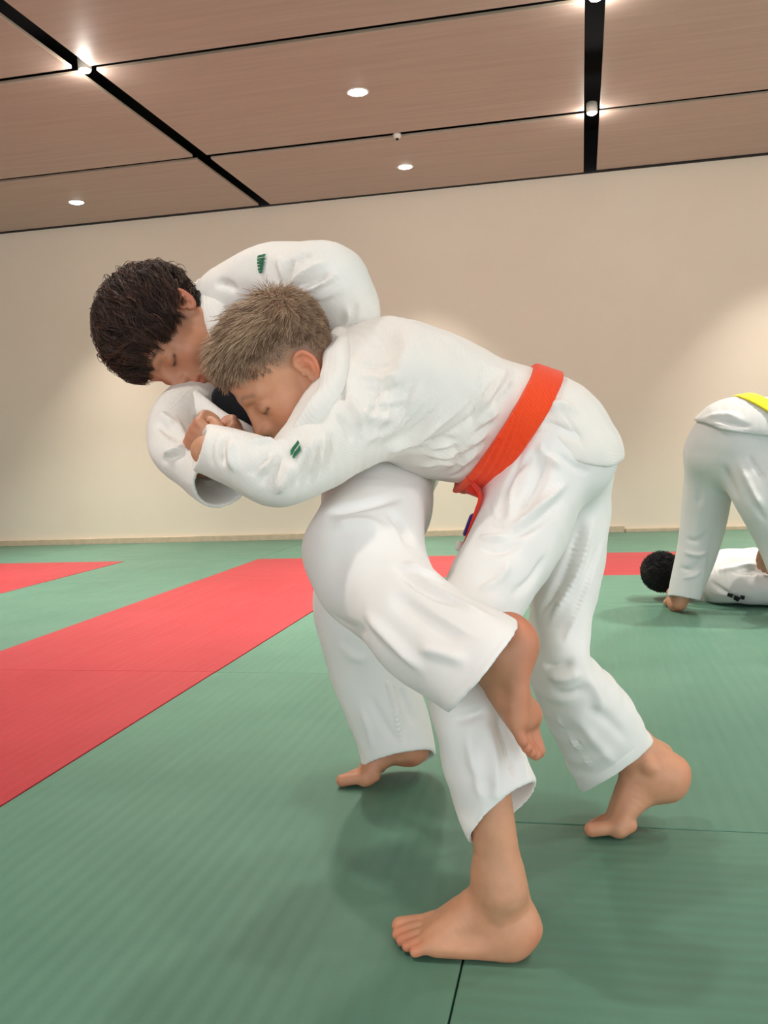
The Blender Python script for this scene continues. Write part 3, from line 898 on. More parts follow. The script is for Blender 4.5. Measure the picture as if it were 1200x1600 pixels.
class Slab:
    def __init__(s, p, pt, n, half, k=0.003): s.p = p; s.pt = np.asarray(pt, np.float32); s.n = nrm(n).astype(np.float32); s.h = half; s.k = k; s.lo = p.lo; s.hi = p.hi
    def d(s, P): return smax(s.p.d(P), np.abs((P - s.pt) @ s.n) - s.h, s.k)
def add_limb(F_, st, k=0.02, **kw): F_.add(limb(st, **kw), k)

SKIN_A = srgb(206, 150, 116); SKIN_B = srgb(196, 140, 108); SKIN_C = srgb(196, 144, 114)

# ================================================================== blond boy, orange belt
A = empty('person', on_floor(800, 1400) * np.array([1, 1, 0]))
tag(A, 'short-haired blond boy in white judo suit with orange belt, lunging forward', 'person')
hA = Frame(W(461, 579, 1.395), cdir(-.64, .74, -.14), cdir(-.745, -.66, -.26), 1.0)
fAL = Frame(on_floor(838, 1490, 0.002), nrm(on_floor(632, 1474) - on_floor(838, 1490)), (0, 0, 1), 1.03)
fAR = Frame(on_floor(930, 1288, 0.001) + np.array([.190, .0, 0]), cdir(-1, 0, .05) * np.array([1, 1, 0]), (0, 0, 1), 1.08)
hdA = Frame(W(344, 714, 1.345), cdir(-.72, -.66, .22), cdir(-.50, .25, -.82), 0.82)
bend_AR = 0.56
bodyA = Field()
bodyA.extend(head_ops(hA, W(548, 596, 1.46), ear_s=.80, ear_o=(.012, -.008)))
add_limb(bodyA, [(545, 592, 1.45, 55, .07), (600, 605, 1.47, 85, .14), (680, 640, 1.48, 90, .125), (770, 668, 1.49, 78, .11), (850, 695, 1.5, 78, .12), (880, 715, 1.5, 64, .12)], .03)
add_limb(bodyA, [(570, 632, 1.37, 50, .05), (500, 695, 1.31, 42, .042), (432, 742, 1.285, 34, .034), (380, 722, 1.28, 30, .030), (322, 704, 1.305, 24, .022)], .02)
add_limb(bodyA, [(600, 560, 1.60, 45, .05), (540, 600, 1.66, 38, .04), (500, 640, 1.64, 32, .034), (450, 640, 1.60, 26, .026), (420, 630, 1.58, 22, .020)], .02)
o3 = hand_ops(hdA, -1, (1.1, 1.4, 1.0)); bodyA.extend(o3)
bodyA.extend(hand_ops(Frame(W(420, 630, 1.58), cdir(-1, .1, .3), cdir(0, -1, .2), .86), -1))
add_limb(bodyA, [(845, 740, 1.46, 58, .070), (780, 870, 1.37, 52, .06), (712, 1000, 1.31, 40, .048), (742, 1140, 1.275, 40, .046), (766, 1260, 1.255, 35, .036), (776, 1330, 1.25, 35, .031), (787, 1390, 1.245, 35, .029)], .02)
add_limb(bodyA, [(885, 730, 1.56, 55, .075), (888, 880, 1.57, 42, .055), (880, 1040, 1.535, 32, .042), (920, 1112, 1.585, 34, .042), (990, 1170, 1.67, 33, .034), (1026, 1190, 1.70, 32, .029)], .02)
o1 = foot_ops(fAL, -1); o2 = foot_ops(fAR, 1, bend_AR); bodyA.extend(o1); bodyA.extend(o2)
def postA(me, V, Q): set_colour(me, skin_colour(V, SKIN_A, [hA], [(fAL, -1, 0), (fAR, 1, bend_AR)], [hdA], srgb(132, 104, 84), .022))
b1 = ops_box(o1, .012); b1[1][2] = W(770, 1225, 1.25)[2]
bodyA_o, VA, QA = body_surface(bodyA, [(*head_box(hA), .0019), (*b1, .0021), (*ops_box(o2), .0021), (*ops_box(o3, .004), .002)], M['skin'], A, postA)

# jacket
torsoA = limb([(532, 588, 1.435, 66, .10), (580, 594, 1.46, 100, .165), (640, 619, 1.47, 112, .165), (700, 642, 1.48, 111, .15), (760, 662, 1.49, 100, .136), (805, 676, 1.495, 96, .13)], 5, cap=.02)
hipsA = limb([(795, 668, 1.49, 88, .122), (845, 688, 1.5, 93, .135), (880, 717, 1.5, 80, .136)], 5)
slL = limb([(590, 625, 1.40, 82, .075), (545, 655, 1.355, 80, .072), (490, 708, 1.31, 62, .060), (438, 742, 1.285, 50, .052), (385, 722, 1.278, 46, .048), (335, 704, 1.298, 41, .044), (300, 698, 1.315, 38, .042)], 5)
cp, cn = plane_px((324, 658), (300, 742), 1.30, 0.0, (420, 720, 1.28))
slL = Cuff(slL, cp, cn, .007, .07)
slR = Cuff(limb([(610, 560, 1.58, 62, .07), (550, 590, 1.66, 55, .06), (500, 635, 1.65, 48, .05), (440, 636, 1.60, 40, .042)], 5), W(448, 636, 1.605), cdir(-1, 0, -.3), .007, .06)
hp, hn = plane_px((800, 676), (920, 714), 1.42, 0.25, (860, 640, 1.45))
skirtA = Cut(Off(hipsA, .009), hp, hn, .004)
jackA = Field().add(torsoA, 0).add(skirtA, .012).add(slR, .03).add(slL, .035)
# collar band round the neck and down the chest
colA = limb([(575, 535, 1.56, 20, .012), (543, 526, 1.48, 23, .016), (530, 545, 1.385, 22, .016), (524, 580, 1.325, 22, .015), (512, 614, 1.292, 20, .013), (490, 646, 1.272, 18, .012), (470, 668, 1.275, 13, .010)], 6)
SA = [  # folds of the jacket: (photo line, width, height)
    ([(540, 530), (532, 590), (545, 640)], .007, -.006),
    ([(545, 640), (600, 655), (640, 645)], .014, .005), ([(560, 690), (610, 670), (660, 590)], .010, .005), ([(585, 705), (640, 665), (680, 590)], .008, -.004),
    ([(600, 715), (660, 680), (700, 610)], .009, .0045), ([(560, 700), (590, 660), (620, 600)], .006, -.004), ([(640, 715), (690, 690), (720, 690)], .006, -.005), ([(625, 702), (680, 700), (715, 694)], .005, .004),
    ([(535, 610), (560, 650), (565, 690)], .010, .005), ([(520, 640), (545, 670), (550, 700)], .006, -.004),
    ([(548, 538), (600, 541), (640, 530)], .003, -.0022), ([(640, 530), (690, 527), (740, 548)], .003, -.0022), ([(760, 560), (748, 610), (715, 668)], .004, -.003),
    ([(800, 565), (770, 610), (745, 650)], .008, .005), ([(815, 570), (785, 610), (765, 640)], .006, -.004), ([(790, 572), (750, 625), (735, 680)], .007, -.004),
    ([(700, 690), (720, 720), (700, 745)], .007, -.004), ([(650, 735), (690, 725), (725, 735)], .007, .004), ([(660, 710), (700, 715), (735, 700)], .007, .004),
    *[([(556 + 9 * k, 694 + 4 * k), (586 + 17 * k, 632 + 9 * k), (602 + 27 * k, 556 + 13 * k)], .0062, .0042 if k % 2 else -.0042) for k in range(7)],
    *[([(548 + 5 * k, 560 + 22 * k), (580 + 9 * k, 570 + 20 * k), (620 + 10 * k, 566 + 17 * k)], .0065, .003 if k % 2 else -.003) for k in range(4)],
    *[([(700 + 9 * k, 750 - 17 * k), (722 + 8 * k, 742 - 17 * k), (742 + 8 * k, 716 - 16 * k)], .0055, .004 if k % 2 else -.004) for k in range(6)],
    *[([(520 - 9 * k, 668 + 6 * k), (512 - 9 * k, 712 + 4 * k), (494 - 8 * k, 762 + 2 * k)], .0065, .004 if k % 2 else -.0045) for k in range(5)],
    ([(445, 700), (425, 735), (400, 765)], .007, -.005), ([(460, 712), (445, 745), (430, 780)], .008, .005), ([(430, 700), (405, 730), (385, 745)], .006, -.004),
    ([(500, 672), (470, 720), (455, 770)], .009, .004), ([(350, 678), (345, 705), (350, 735)], .005, -.005), ([(338, 672), (328, 700), (330, 735)], .004, -.003), ([(365, 680), (360, 710), (370, 745)], .007, .005),
    ([(375, 690), (420, 686), (450, 690)], .007, .004), ([(390, 740), (420, 725), (440, 700)], .006, .004),
    ([(850, 640), (880, 630), (905, 650)], .010, .004), ([(840, 655), (870, 668), (920, 690)], .008, -.003), ([(860, 620), (895, 665), (915, 705)], .003, -.002),
]
jackA_o, VJA, QJA = surface('jacket', jackA, 0.0032, M['jacket'], A, smooth=1, rip=[(.0022, 36, 11), (.0007, 110, 12)], strokes=SA)
surface('collar', Field().add(colA, 0), 0.0025, M['collar'], jackA_o, smooth=1, rip=[(.0012, 120, 4)])
patch('sleeve_emblem', VJA, QJA, None, [[(466, 688), (468, 693), (461, 702), (457, 710), (454, 712), (454, 704), (459, 696)], [(469, 696), (470, 703), (464, 710), (460, 716), (457, 715), (459, 709), (464, 702)]], M['emblem'], jackA_o)

# belt with hanging end
bp, bn = plane_px((852, 590), (746, 752), 1.45, 0.10)
beltA = Field().add(Slab(Off(torsoA, .011), bp, bn, .0225, .004), 0).add(Slab(Off(hipsA, .015), bp, bn, .0225, .004), .004)
lo = np.minimum(torsoA.lo, hipsA.lo); hi = np.maximum(torsoA.hi, hipsA.hi)
belt_o, _, _ = surface('belt', beltA, 0.0028, M['orange'], A, bounds=(lo, hi), smooth=1)
tailA = Field().add(Loft([W(738, 752, 1.42), W(752, 775, 1.40), W(746, 800, 1.40), W(733, 838, 1.41), W(722, 868, 1.42)], .021, .0028, cdir(.30, .05, 1), 5), 0)
tailA.add(Loft([W(728, 748, 1.46), W(738, 768, 1.45), W(752, 778, 1.44)], .020, .0028, cdir(.5, .3, .8), 5), .002)
tailA.add(Ell(W(742, 760, 1.44), np.eye(3), (.016, .022, .014)), .006)
tail_o, _, _ = surface('belt_end', tailA, 0.0022, M['red_tail'], belt_o, smooth=1)
surface('purple_stripe', Field().add(Loft([W(739, 806, 1.428), W(729, 833, 1.435)], .017, .0040, cdir(.30, .05, 1), 4), 0), 0.002, M['purple'], tail_o)
surface('care_tag', Field().add(Loft([W(718, 846, 1.40), W(717, 860, 1.40)], .0065, .0012, cdir(1, .1, .3), 2), 0), 0.0012, M['tag'], tail_o, smooth=0)

# trousers
legL = limb([(838, 735, 1.45, 76, .095), (812, 830, 1.40, 74, .085), (765, 920, 1.35, 66, .078), (728, 1000, 1.31, 64, .072), (734, 1090, 1.28, 66, .066), (757, 1180, 1.265, 65, .062), (785, 1262, 1.25, 66, .060), (812, 1340, 1.24, 68, .060)], 5)
p_, n_ = plane_px((733, 1314), (846, 1221), 1.25, -0.22, (757, 1180, 1.26))
legL = Cuff(legL, p_, n_, .007, .10)
legR = limb([(884, 722, 1.56, 70, .09), (890, 800, 1.575, 63, .085), (886, 890, 1.57, 56, .080), (876, 980, 1.55, 46, .074), (878, 1045, 1.53, 48, .070), (918, 1112, 1.58, 66, .070), (966, 1200, 1.66, 70, .066), (1010, 1278, 1.72, 74, .066)], 5)
p_, n_ = plane_px((904, 1240), (1024, 1156), 1.66, 0.1, (918, 1112, 1.6))
legR = Cuff(legR, p_, n_, .007, .09)
trA = Field().add(hipsA, 0).add(legR, .03).add(legL, .03)
ST = [
    ([(838, 690), (800, 745), (795, 830)], .005, .006), ([(828, 700), (790, 760), (780, 820)], .007, -.007), ([(850, 690), (846, 740), (800, 830)], .010, -.007),
    ([(795, 830), (830, 800), (900, 745)], .008, .006), ([(790, 845), (840, 818), (890, 770)], .007, -.005), ([(742, 835), (770, 842), (800, 835)], .007, .007), ([(745, 852), (780, 862), (820, 845)], .006, -.004),
    ([(842, 690), (850, 710), (880, 735)], .006, .006), ([(860, 700), (900, 730), (930, 740)], .006, -.003),
    ([(930, 800), (900, 900), (850, 985)], .008, .005), ([(915, 800), (880, 900), (835, 965)], .007, -.005), ([(945, 830), (915, 920), (885, 1000)], .006, -.004), ([(935, 870), (905, 950), (880, 1010)], .006, .004),
    ([(800, 870), (780, 905), (740, 925)], .007, .004), ([(860, 860), (830, 910), (790, 935)], .008, -.004), ([(760, 780), (765, 805), (790, 830)], .005, -.004),
    ([(775, 1110), (795, 1170), (805, 1220)], .006, -.007), ([(755, 1110), (775, 1190), (772, 1275)], .010, .003), ([(800, 1140), (815, 1180), (820, 1215)], .006, .005), ([(730, 1130), (740, 1200), (760, 1270)], .010, .003),
    ([(700, 1125), (735, 1120), (770, 1105)], .008, -.005), ([(725, 1200), (755, 1225), (785, 1225)], .012, -.002),
    ([(840, 1036), (870, 1044), (905, 1030)], .008, -.005), ([(846, 1058), (885, 1060), (918, 1046)], .010, .0035), ([(852, 1082), (890, 1086), (925, 1070)], .010, -.003), ([(905, 1045), (932, 1080), (945, 1125)], .012, .003),
    ([(850, 1090), (885, 1150), (930, 1215)], .004, .005), ([(858, 1090), (895, 1150), (940, 1210)], .003, -.004), ([(905, 1100), (950, 1125), (990, 1165)], .013, -.0025), ([(890, 1110), (930, 1160), (970, 1205)], .013, .0025),
    ([(740, 1302), (790, 1275), (835, 1235)], .003, -.002), ([(912, 1228), (960, 1195), (1012, 1155)], .003, -.002),
]
trA_o, VTA, QTA = surface('trousers', trA, 0.0032, M['trousers'], A, smooth=4, rip=[(.0022, 30, 21, (1, 1, .5)), (.0008, 90, 22)], strokes=ST)

# hair: cropped, longer on top, combed forward
P, Nn = scalp_points(hA, bodyA, 15000, 31, .022)
sc = scalp(P, .022); r = np.random.default_rng(5)
top = np.clip((P[:, 2] - .040) / .045, 0, 1); side = 1 - top; front = np.clip((P[:, 0] - .02) / .05, 0, 1); back = np.clip((-.035 - P[:, 0]) / .04, 0, 1)
ok = (sc > .012) | (front > .3); P, Nn, sc, top, side, front, back = [a[ok] for a in (P, Nn, sc, top, side, front, back)]
ln = .004 + .032 * np.clip((sc - .016) / .05, 0, 1) ** 1.1 * (0.3 + .7 * np.maximum(top, front)) * (1 - .55 * back) + .012 * front
ln *= r.uniform(.7, 1.15, len(P))
comb = np.stack([1.0 - 1.2 * back - .3 * side, P[:, 1] * 5 * side, -.6 * side - .45 * front - .5 * back], 1) + r.normal(size=P.shape) * .20
cl = np.sin(P @ np.array([150., 210, 120])) * np.sin(P @ np.array([-130., 170, 160]))      # tufts
d0 = Nn * (.30 - .10 * front)[:, None] + comb * .66 + cl[:, None] * np.array([.1, .16, .1])
d0 /= np.linalg.norm(d0, axis=1, keepdims=True)
K = 5; G = np.empty((len(P), K, 3)); G[:, 0] = P - Nn * .002; d = d0
for j in range(1, K):
    d = d + comb * .16 - Nn * .05; d /= np.linalg.norm(d, axis=1, keepdims=True); G[:, j] = G[:, j - 1] + d * (ln / (K - 1))[:, None]
rad = np.linspace(1, .25, K)[None] * np.where(ln > .012, .00075, .0006)[:, None]
shade = np.clip(.50 + .35 * cl + r.normal(size=len(P)) * .22 - .15 * side, 0, 1)
strands_mesh('hair', hA.pts(G.reshape(-1, 3)).reshape(G.shape), rad, shade, M['hair_blond'], A)
# ================================================================== dark-haired boy hooking his leg
Bp = empty('person', on_floor(600, 1205) * np.array([1, 1, 0]))
tag(Bp, 'dark-haired boy in white judo suit, bent over and hooking one leg backwards', 'person')
hB = Frame(W(280, 519, 1.565), cdir(-.10, .88, -.42), cdir(-.95, -.22, -.18), .98)
fBL = Frame(W(832, 970, 1.160), nrm(W(838, 1190, 1.180) - W(832, 970, 1.160)), cdir(-.86, 0, .46), .94)
fBR = Frame(on_floor(545, 1216, 0.001) + np.array([.192, .02, 0]), cdir(-1, 0, -.02) * np.array([1, 1, 0]), (0, 0, 1), 1.08)
bend_BR = 0.42
bodyB = Field()
bodyB.extend(head_ops(hB, W(385, 505, 1.66), .050))
add_limb(bodyB, [(395, 505, 1.66, 62, .08), (440, 540, 1.70, 90, .14), (530, 630, 1.77, 80, .12), (600, 710, 1.81, 75, .13)], .03)
add_limb(bodyB, [(390, 470, 1.58, 42, .05), (450, 445, 1.53, 38, .04), (520, 440, 1.50, 34, .036), (545, 500, 1.54, 30, .032), (520, 560, 1.57, 26, .028)], .02)
add_limb(bodyB, [(350, 590, 1.68, 38, .05), (295, 640, 1.57, 30, .042), (276, 690, 1.46, 28, .036), (306, 722, 1.43, 24, .026), (328, 722, 1.42, 20, .022)], .02)
bodyB.extend(hand_ops(Frame(W(330, 720, 1.42), cdir(.7, -.6, .1), cdir(.2, .6, -.7), .85), 1))
bodyB.extend(hand_ops(Frame(W(520, 560, 1.57), cdir(-.4, .8, 0), cdir(.8, .2, -.3), .9), -1))
add_limb(bodyB, [(603, 705, 1.72, 56, .075), (582, 762, 1.585, 50, .06), (562, 838, 1.42, 38, .05), (560, 876, 1.385, 36, .045), (604, 930, 1.30, 42, .045), (700, 1000, 1.215, 42, .040), (758, 1024, 1.185, 34, .032), (785, 1028, 1.172, 32, .030)], .02)
add_limb(bodyB, [(620, 720, 1.88, 55, .075), (585, 830, 1.86, 46, .065), (545, 945, 1.85, 36, .052), (590, 1070, 1.91, 34, .048), (630, 1150, 1.945, 30, .036), (642, 1172, 1.95, 30, .032)], .02)
o1 = foot_ops(fBL, -1, 0.0, 0.15, -.012); o2 = foot_ops(fBR, 1, bend_BR); bodyB.extend(o1); bodyB.extend(o2)
def postB(me, V, Q): set_colour(me, skin_colour(V, SKIN_B, [hB], [(fBL, -1, 0), (fBR, 1, bend_BR)], [], srgb(34, 20, 17)))
bodyB_o, VB, QB = body_surface(bodyB, [(*head_box(hB), .0019), (*ops_box(o1, .02), .0020), (*ops_box(o2), .0023)], M['skin'], Bp, postB)

torsoB = limb([(372, 490, 1.64, 66, .10), (420, 520, 1.68, 108, .165), (480, 580, 1.73, 112, .16), (540, 645, 1.78, 100, .145), (595, 705, 1.81, 92, .14)], 5, cap=.03)
slBL = limb([(370, 470, 1.60, 60, .08), (415, 440, 1.55, 54, .07), (470, 440, 1.51, 60, .066), (512, 446, 1.49, 66, .064), (534, 500, 1.52, 58, .058), (520, 560, 1.56, 50, .05), (490, 600, 1.58, 46, .046)], 6)
slBR = limb([(350, 605, 1.68, 50, .075), (300, 640, 1.57, 46, .062), (274, 672, 1.49, 39, .056), (282, 708, 1.43, 39, .052), (318, 738, 1.39, 41, .048), (352, 760, 1.355, 43, .046), (385, 785, 1.33, 44, .046)], 6)
slBR = Cuff(slBR, W(345, 757, 1.36), nrm(cdir(.55, .42, -.72)), .006, .10)
jackB = Field().add(torsoB, 0).add(slBL, .035).add(slBR, .03)
SB = [
    ([(455, 400), (448, 425), (446, 452)], .008, -.008), ([(446, 452), (470, 430), (520, 405)], .006, .006), ([(450, 455), (490, 440), (520, 425)], .005, -.006), ([(462, 462), (510, 440), (530, 425)], .006, .005),
    ([(432, 395), (438, 415), (445, 445)], .007, .005), ([(456, 415), (470, 402), (490, 395)], .006, -.005), ([(540, 470), (545, 500), (530, 530)], .008, .005), ([(555, 465), (556, 490), (540, 530)], .006, -.005),
    ([(480, 470), (510, 462), (550, 440)], .008, .0035), ([(330, 440), (355, 445), (375, 460)], .008, -.006),
    ([(240, 655), (265, 672), (290, 690)], .008, -.007), ([(250, 712), (275, 705), (300, 690)], .006, .007), ([(248, 722), (275, 712), (295, 706)], .004, -.006), ([(245, 640), (262, 655), (280, 660)], .009, .005),
    ([(270, 640), (285, 670), (292, 700)], .007, .004), ([(310, 742), (325, 752), (340, 746)], .005, .004),
]
jackB_o, VJB, QJB = surface('jacket', jackB, 0.0034, M['jacket'], Bp, smooth=1, rip=[(.0022, 36, 41), (.0007, 110, 42)], strokes=SB)
colB = limb([(345, 500, 1.72, 22, .012), (322, 462, 1.68, 22, .012), (308, 455, 1.60, 20, .014), (330, 480, 1.53, 20, .012), (350, 530, 1.51, 20, .012)], 6)
surface('collar', Field().add(colB, 0), 0.0025, M['collar'], jackB_o, smooth=1)
lapB = limb([(300, 628, 1.50, 20, .010), (345, 652, 1.46, 11, .008), (385, 672, 1.45, 10, .008), (430, 704, 1.46, 10, .008)], 6)
surface('lapel', Field().add(lapB, 0), 0.0025, M['collar'], jackB_o, smooth=1)
surface('black_chest_piece', Field().add(limb([(350, 620, 1.53, 26, .02), (390, 645, 1.51, 36, .022), (450, 690, 1.51, 34, .022)], 5), 0), 0.004, M['black'], Bp, smooth=1)  # black piece behind the lapel, in the jacket opening
patch('shoulder_emblem', VJB, QJB, None, [[(403, 399.5), (415, 397), (414, 400.5), (402, 403)], [(402, 404.5), (414, 402), (413.5, 405.5), (402, 408)], [(402, 409.5), (413, 407), (413, 410.5), (402, 413)], [(402, 414.5), (412.5, 412), (412, 415.5), (403, 418)], [(403, 419.5), (411.5, 417), (411, 420.5), (404, 423)], [(404.5, 424.5), (410.5, 422), (409.5, 426), (405.5, 427)]], M['emblem'], jackB_o)

thBL = limb([(605, 690, 1.72, 72, .095), (584, 755, 1.60, 80, .10), (570, 810, 1.46, 66, .095), (556, 856, 1.39, 52, .080)], 6)
hang = limb([(634, 740, 1.66, 32, .06), (630, 795, 1.51, 34, .065), (616, 842, 1.395, 36, .07), (606, 872, 1.345, 34, .06)], 5)
legBL = limb([(550, 874, 1.39, 48, .070), (584, 918, 1.325, 66, .072), (648, 972, 1.24, 82, .070), (757, 1046, 1.165, 92, .066), (830, 1096, 1.11, 96, .066)], 6)
p_, n_ = plane_px((814, 974), (700, 1119), 1.165, 0.05, (648, 972, 1.24))
legBL = Cuff(legBL, p_, n_, .007, .10)
legBR = limb([(625, 715, 1.88, 62, .09), (590, 830, 1.86, 58, .082), (548, 930, 1.85, 59, .078), (568, 1020, 1.89, 62, .074), (598, 1100, 1.92, 62, .070), (618, 1160, 1.94, 59, .066), (630, 1215, 1.95, 60, .066)], 6)
p_, n_ = plane_px((566, 1196), (668, 1178), 1.93, -0.18, (598, 1100, 1.92))
legBR = Cuff(legBR, p_, n_, .007, .09)
trB = Field().add(limb([(570, 680, 1.80, 85, .13), (612, 715, 1.81, 82, .14)], 4), 0).add(legBR, .03).add(thBL, .04).add(hang, .06).add(legBL, .10)
STB = [
    ([(500, 800), (560, 790), (640, 770)], .010, -.005), ([(505, 820), (570, 815), (610, 830)], .012, .004), ([(600, 790), (630, 820), (645, 860)], .010, -.005),
    ([(625, 872), (660, 890), (705, 910)], .008, .005), ([(610, 875), (660, 920), (740, 950)], .007, -.005), ([(640, 890), (690, 925), (770, 960)], .007, .005), ([(660, 905), (720, 930), (790, 965)], .006, -.004),
    ([(600, 915), (660, 965), (740, 1015)], .014, -.005), ([(560, 950), (610, 1000), (670, 1060)], .010, .005), ([(640, 1010), (690, 1020), (740, 1040)], .010, .004),
    ([(640, 930), (690, 965), (760, 1005)], .003, .003),
    ([(693, 1108), (750, 1040), (806, 970)], .003, -.002),
    ([(596, 1035), (612, 1090), (632, 1180)], .005, .005), ([(604, 1040), (622, 1095), (640, 1175)], .004, -.005), ([(575, 1080), (602, 1135), (628, 1170)], .010, -.003), ([(525, 1000), (555, 1030), (595, 1020)], .014, .002), ([(620, 1060), (640, 1110), (650, 1140)], .008, -.004),
    ([(560, 1100), (575, 1140), (580, 1180)], .010, .003), ([(505, 955), (545, 985), (585, 985)], .014, -.0025), ([(574, 1184), (620, 1188), (660, 1166)], .003, -.002),
]
trB_o, VTB, QTB = surface('trousers', trB, 0.0034, M['trousers'], Bp, smooth=8, rip=[(.0022, 28, 51, (1, 1, .5)), (.0008, 90, 52)], strokes=STB)

# hair: thick, wavy, falling over the forehead; locks of strands over a dense cap
capB = Field().add(hB.ell((-.008, 0, .056), (.093, .077, .078)), 0).add(hB.ell((.040, 0, .080), (.046, .056, .038)), .03)
class ScalpCut:
    lo = None
    def d(s, P):
        L = hB.loc(P); return -(scalp(L, .004)) * .7 * hB.s
capB.add(ScalpCut(), .012, 'i')
lo, hi = capB.bounds() if False else (hB.ell((-.010, 0, .060), (.11, .1, .1)).lo, hB.ell((-.0, 0, .060), (.13, .1, .1)).hi)
lo = np.minimum(lo, hi) - .03; hi = hi + .03
CV, CQ = polygonize(capB, lo, hi, .003)
CV = smooth_mesh(CV, CQ, 2)
nl = hB.loc(CV); ang = np.arctan2(nl[:, 1], nl[:, 0] + .02)
CN = normals(CV, CQ)
CV = CV + CN * (.0022 * np.sin(ang * 26 + nl[:, 2] * 90) + .002 * np.sin(nl @ np.array([160., 60, 120])))[:, None]
cap_shade = np.clip(.06 + .06 * np.sin(ang * 26 + nl[:, 2] * 90), 0, 1)
r = np.random.default_rng(9)
NL, NS = 760, 20
P, Nn = scalp_points(hB, bodyB, NL, 77, .010)
crown = np.where(np.arange(NL)[:, None] % 3 > 0, np.array([-.062, -.035, .118]), np.array([-.02, -.10, .08]))
away = P - crown; away -= Nn * (away * Nn).sum(1, keepdims=True); away /= np.linalg.norm(away, axis=1, keepdims=True) + 1e-6
flow = away * .9 + np.array([.30, 0, -.1]); flow += r.normal(size=P.shape) * .16
K = 10; ln = (.045 + .030 * np.clip((P[:, 2] - .02) / .08, 0, 1)) * r.uniform(.75, 1.2, NL)
ln *= np.where(P[:, 0] < -.06, .65, 1) * np.where((P[:, 0] > .02) & (P[:, 2] > .06), 1.1, 1)
G = np.empty((NL, K, 3)); G[:, 0] = P + Nn * .004; d = Nn * .8 + flow * .6; d /= np.linalg.norm(d, axis=1, keepdims=True)
ph = r.uniform(0, 6.28, NL); om = r.uniform(.6, 1.1, NL); sidev = np.cross(Nn, flow); sidev /= np.linalg.norm(sidev, axis=1, keepdims=True) + 1e-6
grav = np.array([0, 0, -1.0]) @ hB.R.T
capmax = r.uniform(1.03, 1.11, NL)
for j in range(1, K):
    d = d + flow * .20 - Nn * .10 + sidev * (np.sin(ph + j * om) * .20)[:, None] + grav * .05; d /= np.linalg.norm(d, axis=1, keepdims=True)
    nxt = G[:, j - 1] + d * (ln / (K - 1))[:, None]
    q = (nxt - np.array([-.008, 0, .050])) / np.array([.099, .084, .088]); rr = np.linalg.norm(q, axis=1)     # hug the head
    tgt = np.clip(rr, np.where(nxt[:, 2] > .02, 1.0, 0.9), capmax)
    nxt = np.array([-.008, 0, .050]) + q / rr[:, None] * tgt[:, None] * np.array([.099, .084, .088])
    G[:, j] = nxt
S = np.repeat(G, NS, 0); off = r.normal(size=(NL * NS, 1, 3)) * .0040
spreadk = (1.0 - .45 * np.linspace(0, 1, K) ** 1.5)[None, :, None]
S = S + off * spreadk + r.normal(size=(NL * NS, K, 3)) * .00022
short = r.uniform(.82, 1.0, (NL * NS, 1, 1)); S = S[:, :1] + (S - S[:, :1]) * short
rad = np.linspace(1, .3, K)[None] * .00075 * np.ones((NL * NS, 1))
shade = np.clip(np.repeat(r.uniform(.0, .85, NL) ** 1.4, NS) + r.normal(size=NL * NS) * .15, 0, 1)
strands_mesh('hair', hB.pts(S.reshape(-1, 3)).reshape(S.shape), rad, shade, M['hair_brown'], Bp, (CV, CQ, cap_shade))
# ================================================================== pair training in the background
C = empty('person', on_floor(1050, 958) * np.array([1, 1, 0]))
tag(C, 'child in pale grey judo suit with yellow belt, bent over at right edge', 'person')
hC = Frame(W(1345, 735, 3.35), cdir(.75, .62, .0), cdir(.62, -.75, -.1), 1.0)
fC = Frame(on_floor(1058, 957, 0.0) + np.array([.0, .012, 0]), (.0, 1, 0), (0, 0, 1), .95)
fC2 = Frame(on_floor(1270, 1010, 0.0), (.9, .4, 0), (0, 0, 1), 1.0)
bodyC = Field(); bodyC.extend(head_ops(hC, W(1310, 690, 3.42), .048))
add_limb(bodyC, [(1310, 690, 3.42, 26, .07), (1270, 680, 3.45, 38, .13), (1190, 680, 3.52, 40, .12), (1140, 695, 3.56, 42, .12)], .03)
add_limb(bodyC, [(1112, 715, 3.62, 30, .07), (1102, 800, 3.66, 24, .055), (1090, 870, 3.68, 17, .042), (1070, 925, 3.70, 12, .028), (1062, 944, 3.71, 11, .026)], .02)
add_limb(bodyC, [(1165, 715, 3.48, 30, .07), (1205, 810, 3.42, 25, .055), (1240, 880, 3.42, 20, .045), (1265, 985, 3.36, 15, .032)], .02)
oC = foot_ops(fC, 1); bodyC.extend(oC); bodyC.extend(foot_ops(fC2, -1))
add_limb(bodyC, [(1275, 690, 3.58, 20, .04), (1235, 770, 3.64, 16, .034), (1200, 838, 3.70, 12, .026), (1196, 850, 3.71, 11, .022)], .02)
add_limb(bodyC, [(1290, 710, 3.36, 20, .04), (1270, 790, 3.42, 16, .034), (1250, 850, 3.55, 12, .026)], .02)
hdC = Frame(W(1196, 852, 3.71), cdir(-.05, 1, .05), cdir(-.6, 0, -.8), .95)
oC2 = hand_ops(hdC, 1, (.35, .5, .4)); bodyC.extend(oC2)
bodyC.extend(hand_ops(Frame(W(1250, 852, 3.55), cdir(-.3, 1, .3), cdir(-.2, -.3, -.9), .9), -1, (.5, .7, .5)))
body_surface(bodyC, [(*head_box(hC), .004), (*ops_box(oC), .003), (*ops_box(oC2, .004), .003)], M['skin'], C, lambda me, V, Q: set_colour(me, skin_colour(V, SKIN_C, [hC], [(fC, 1, 0), (fC2, -1, 0)], [], srgb(30, 22, 20))))
hipC = limb([(1180, 680, 3.53, 44, .15), (1142, 688, 3.56, 56, .16), (1130, 708, 3.57, 50, .15)], 4)
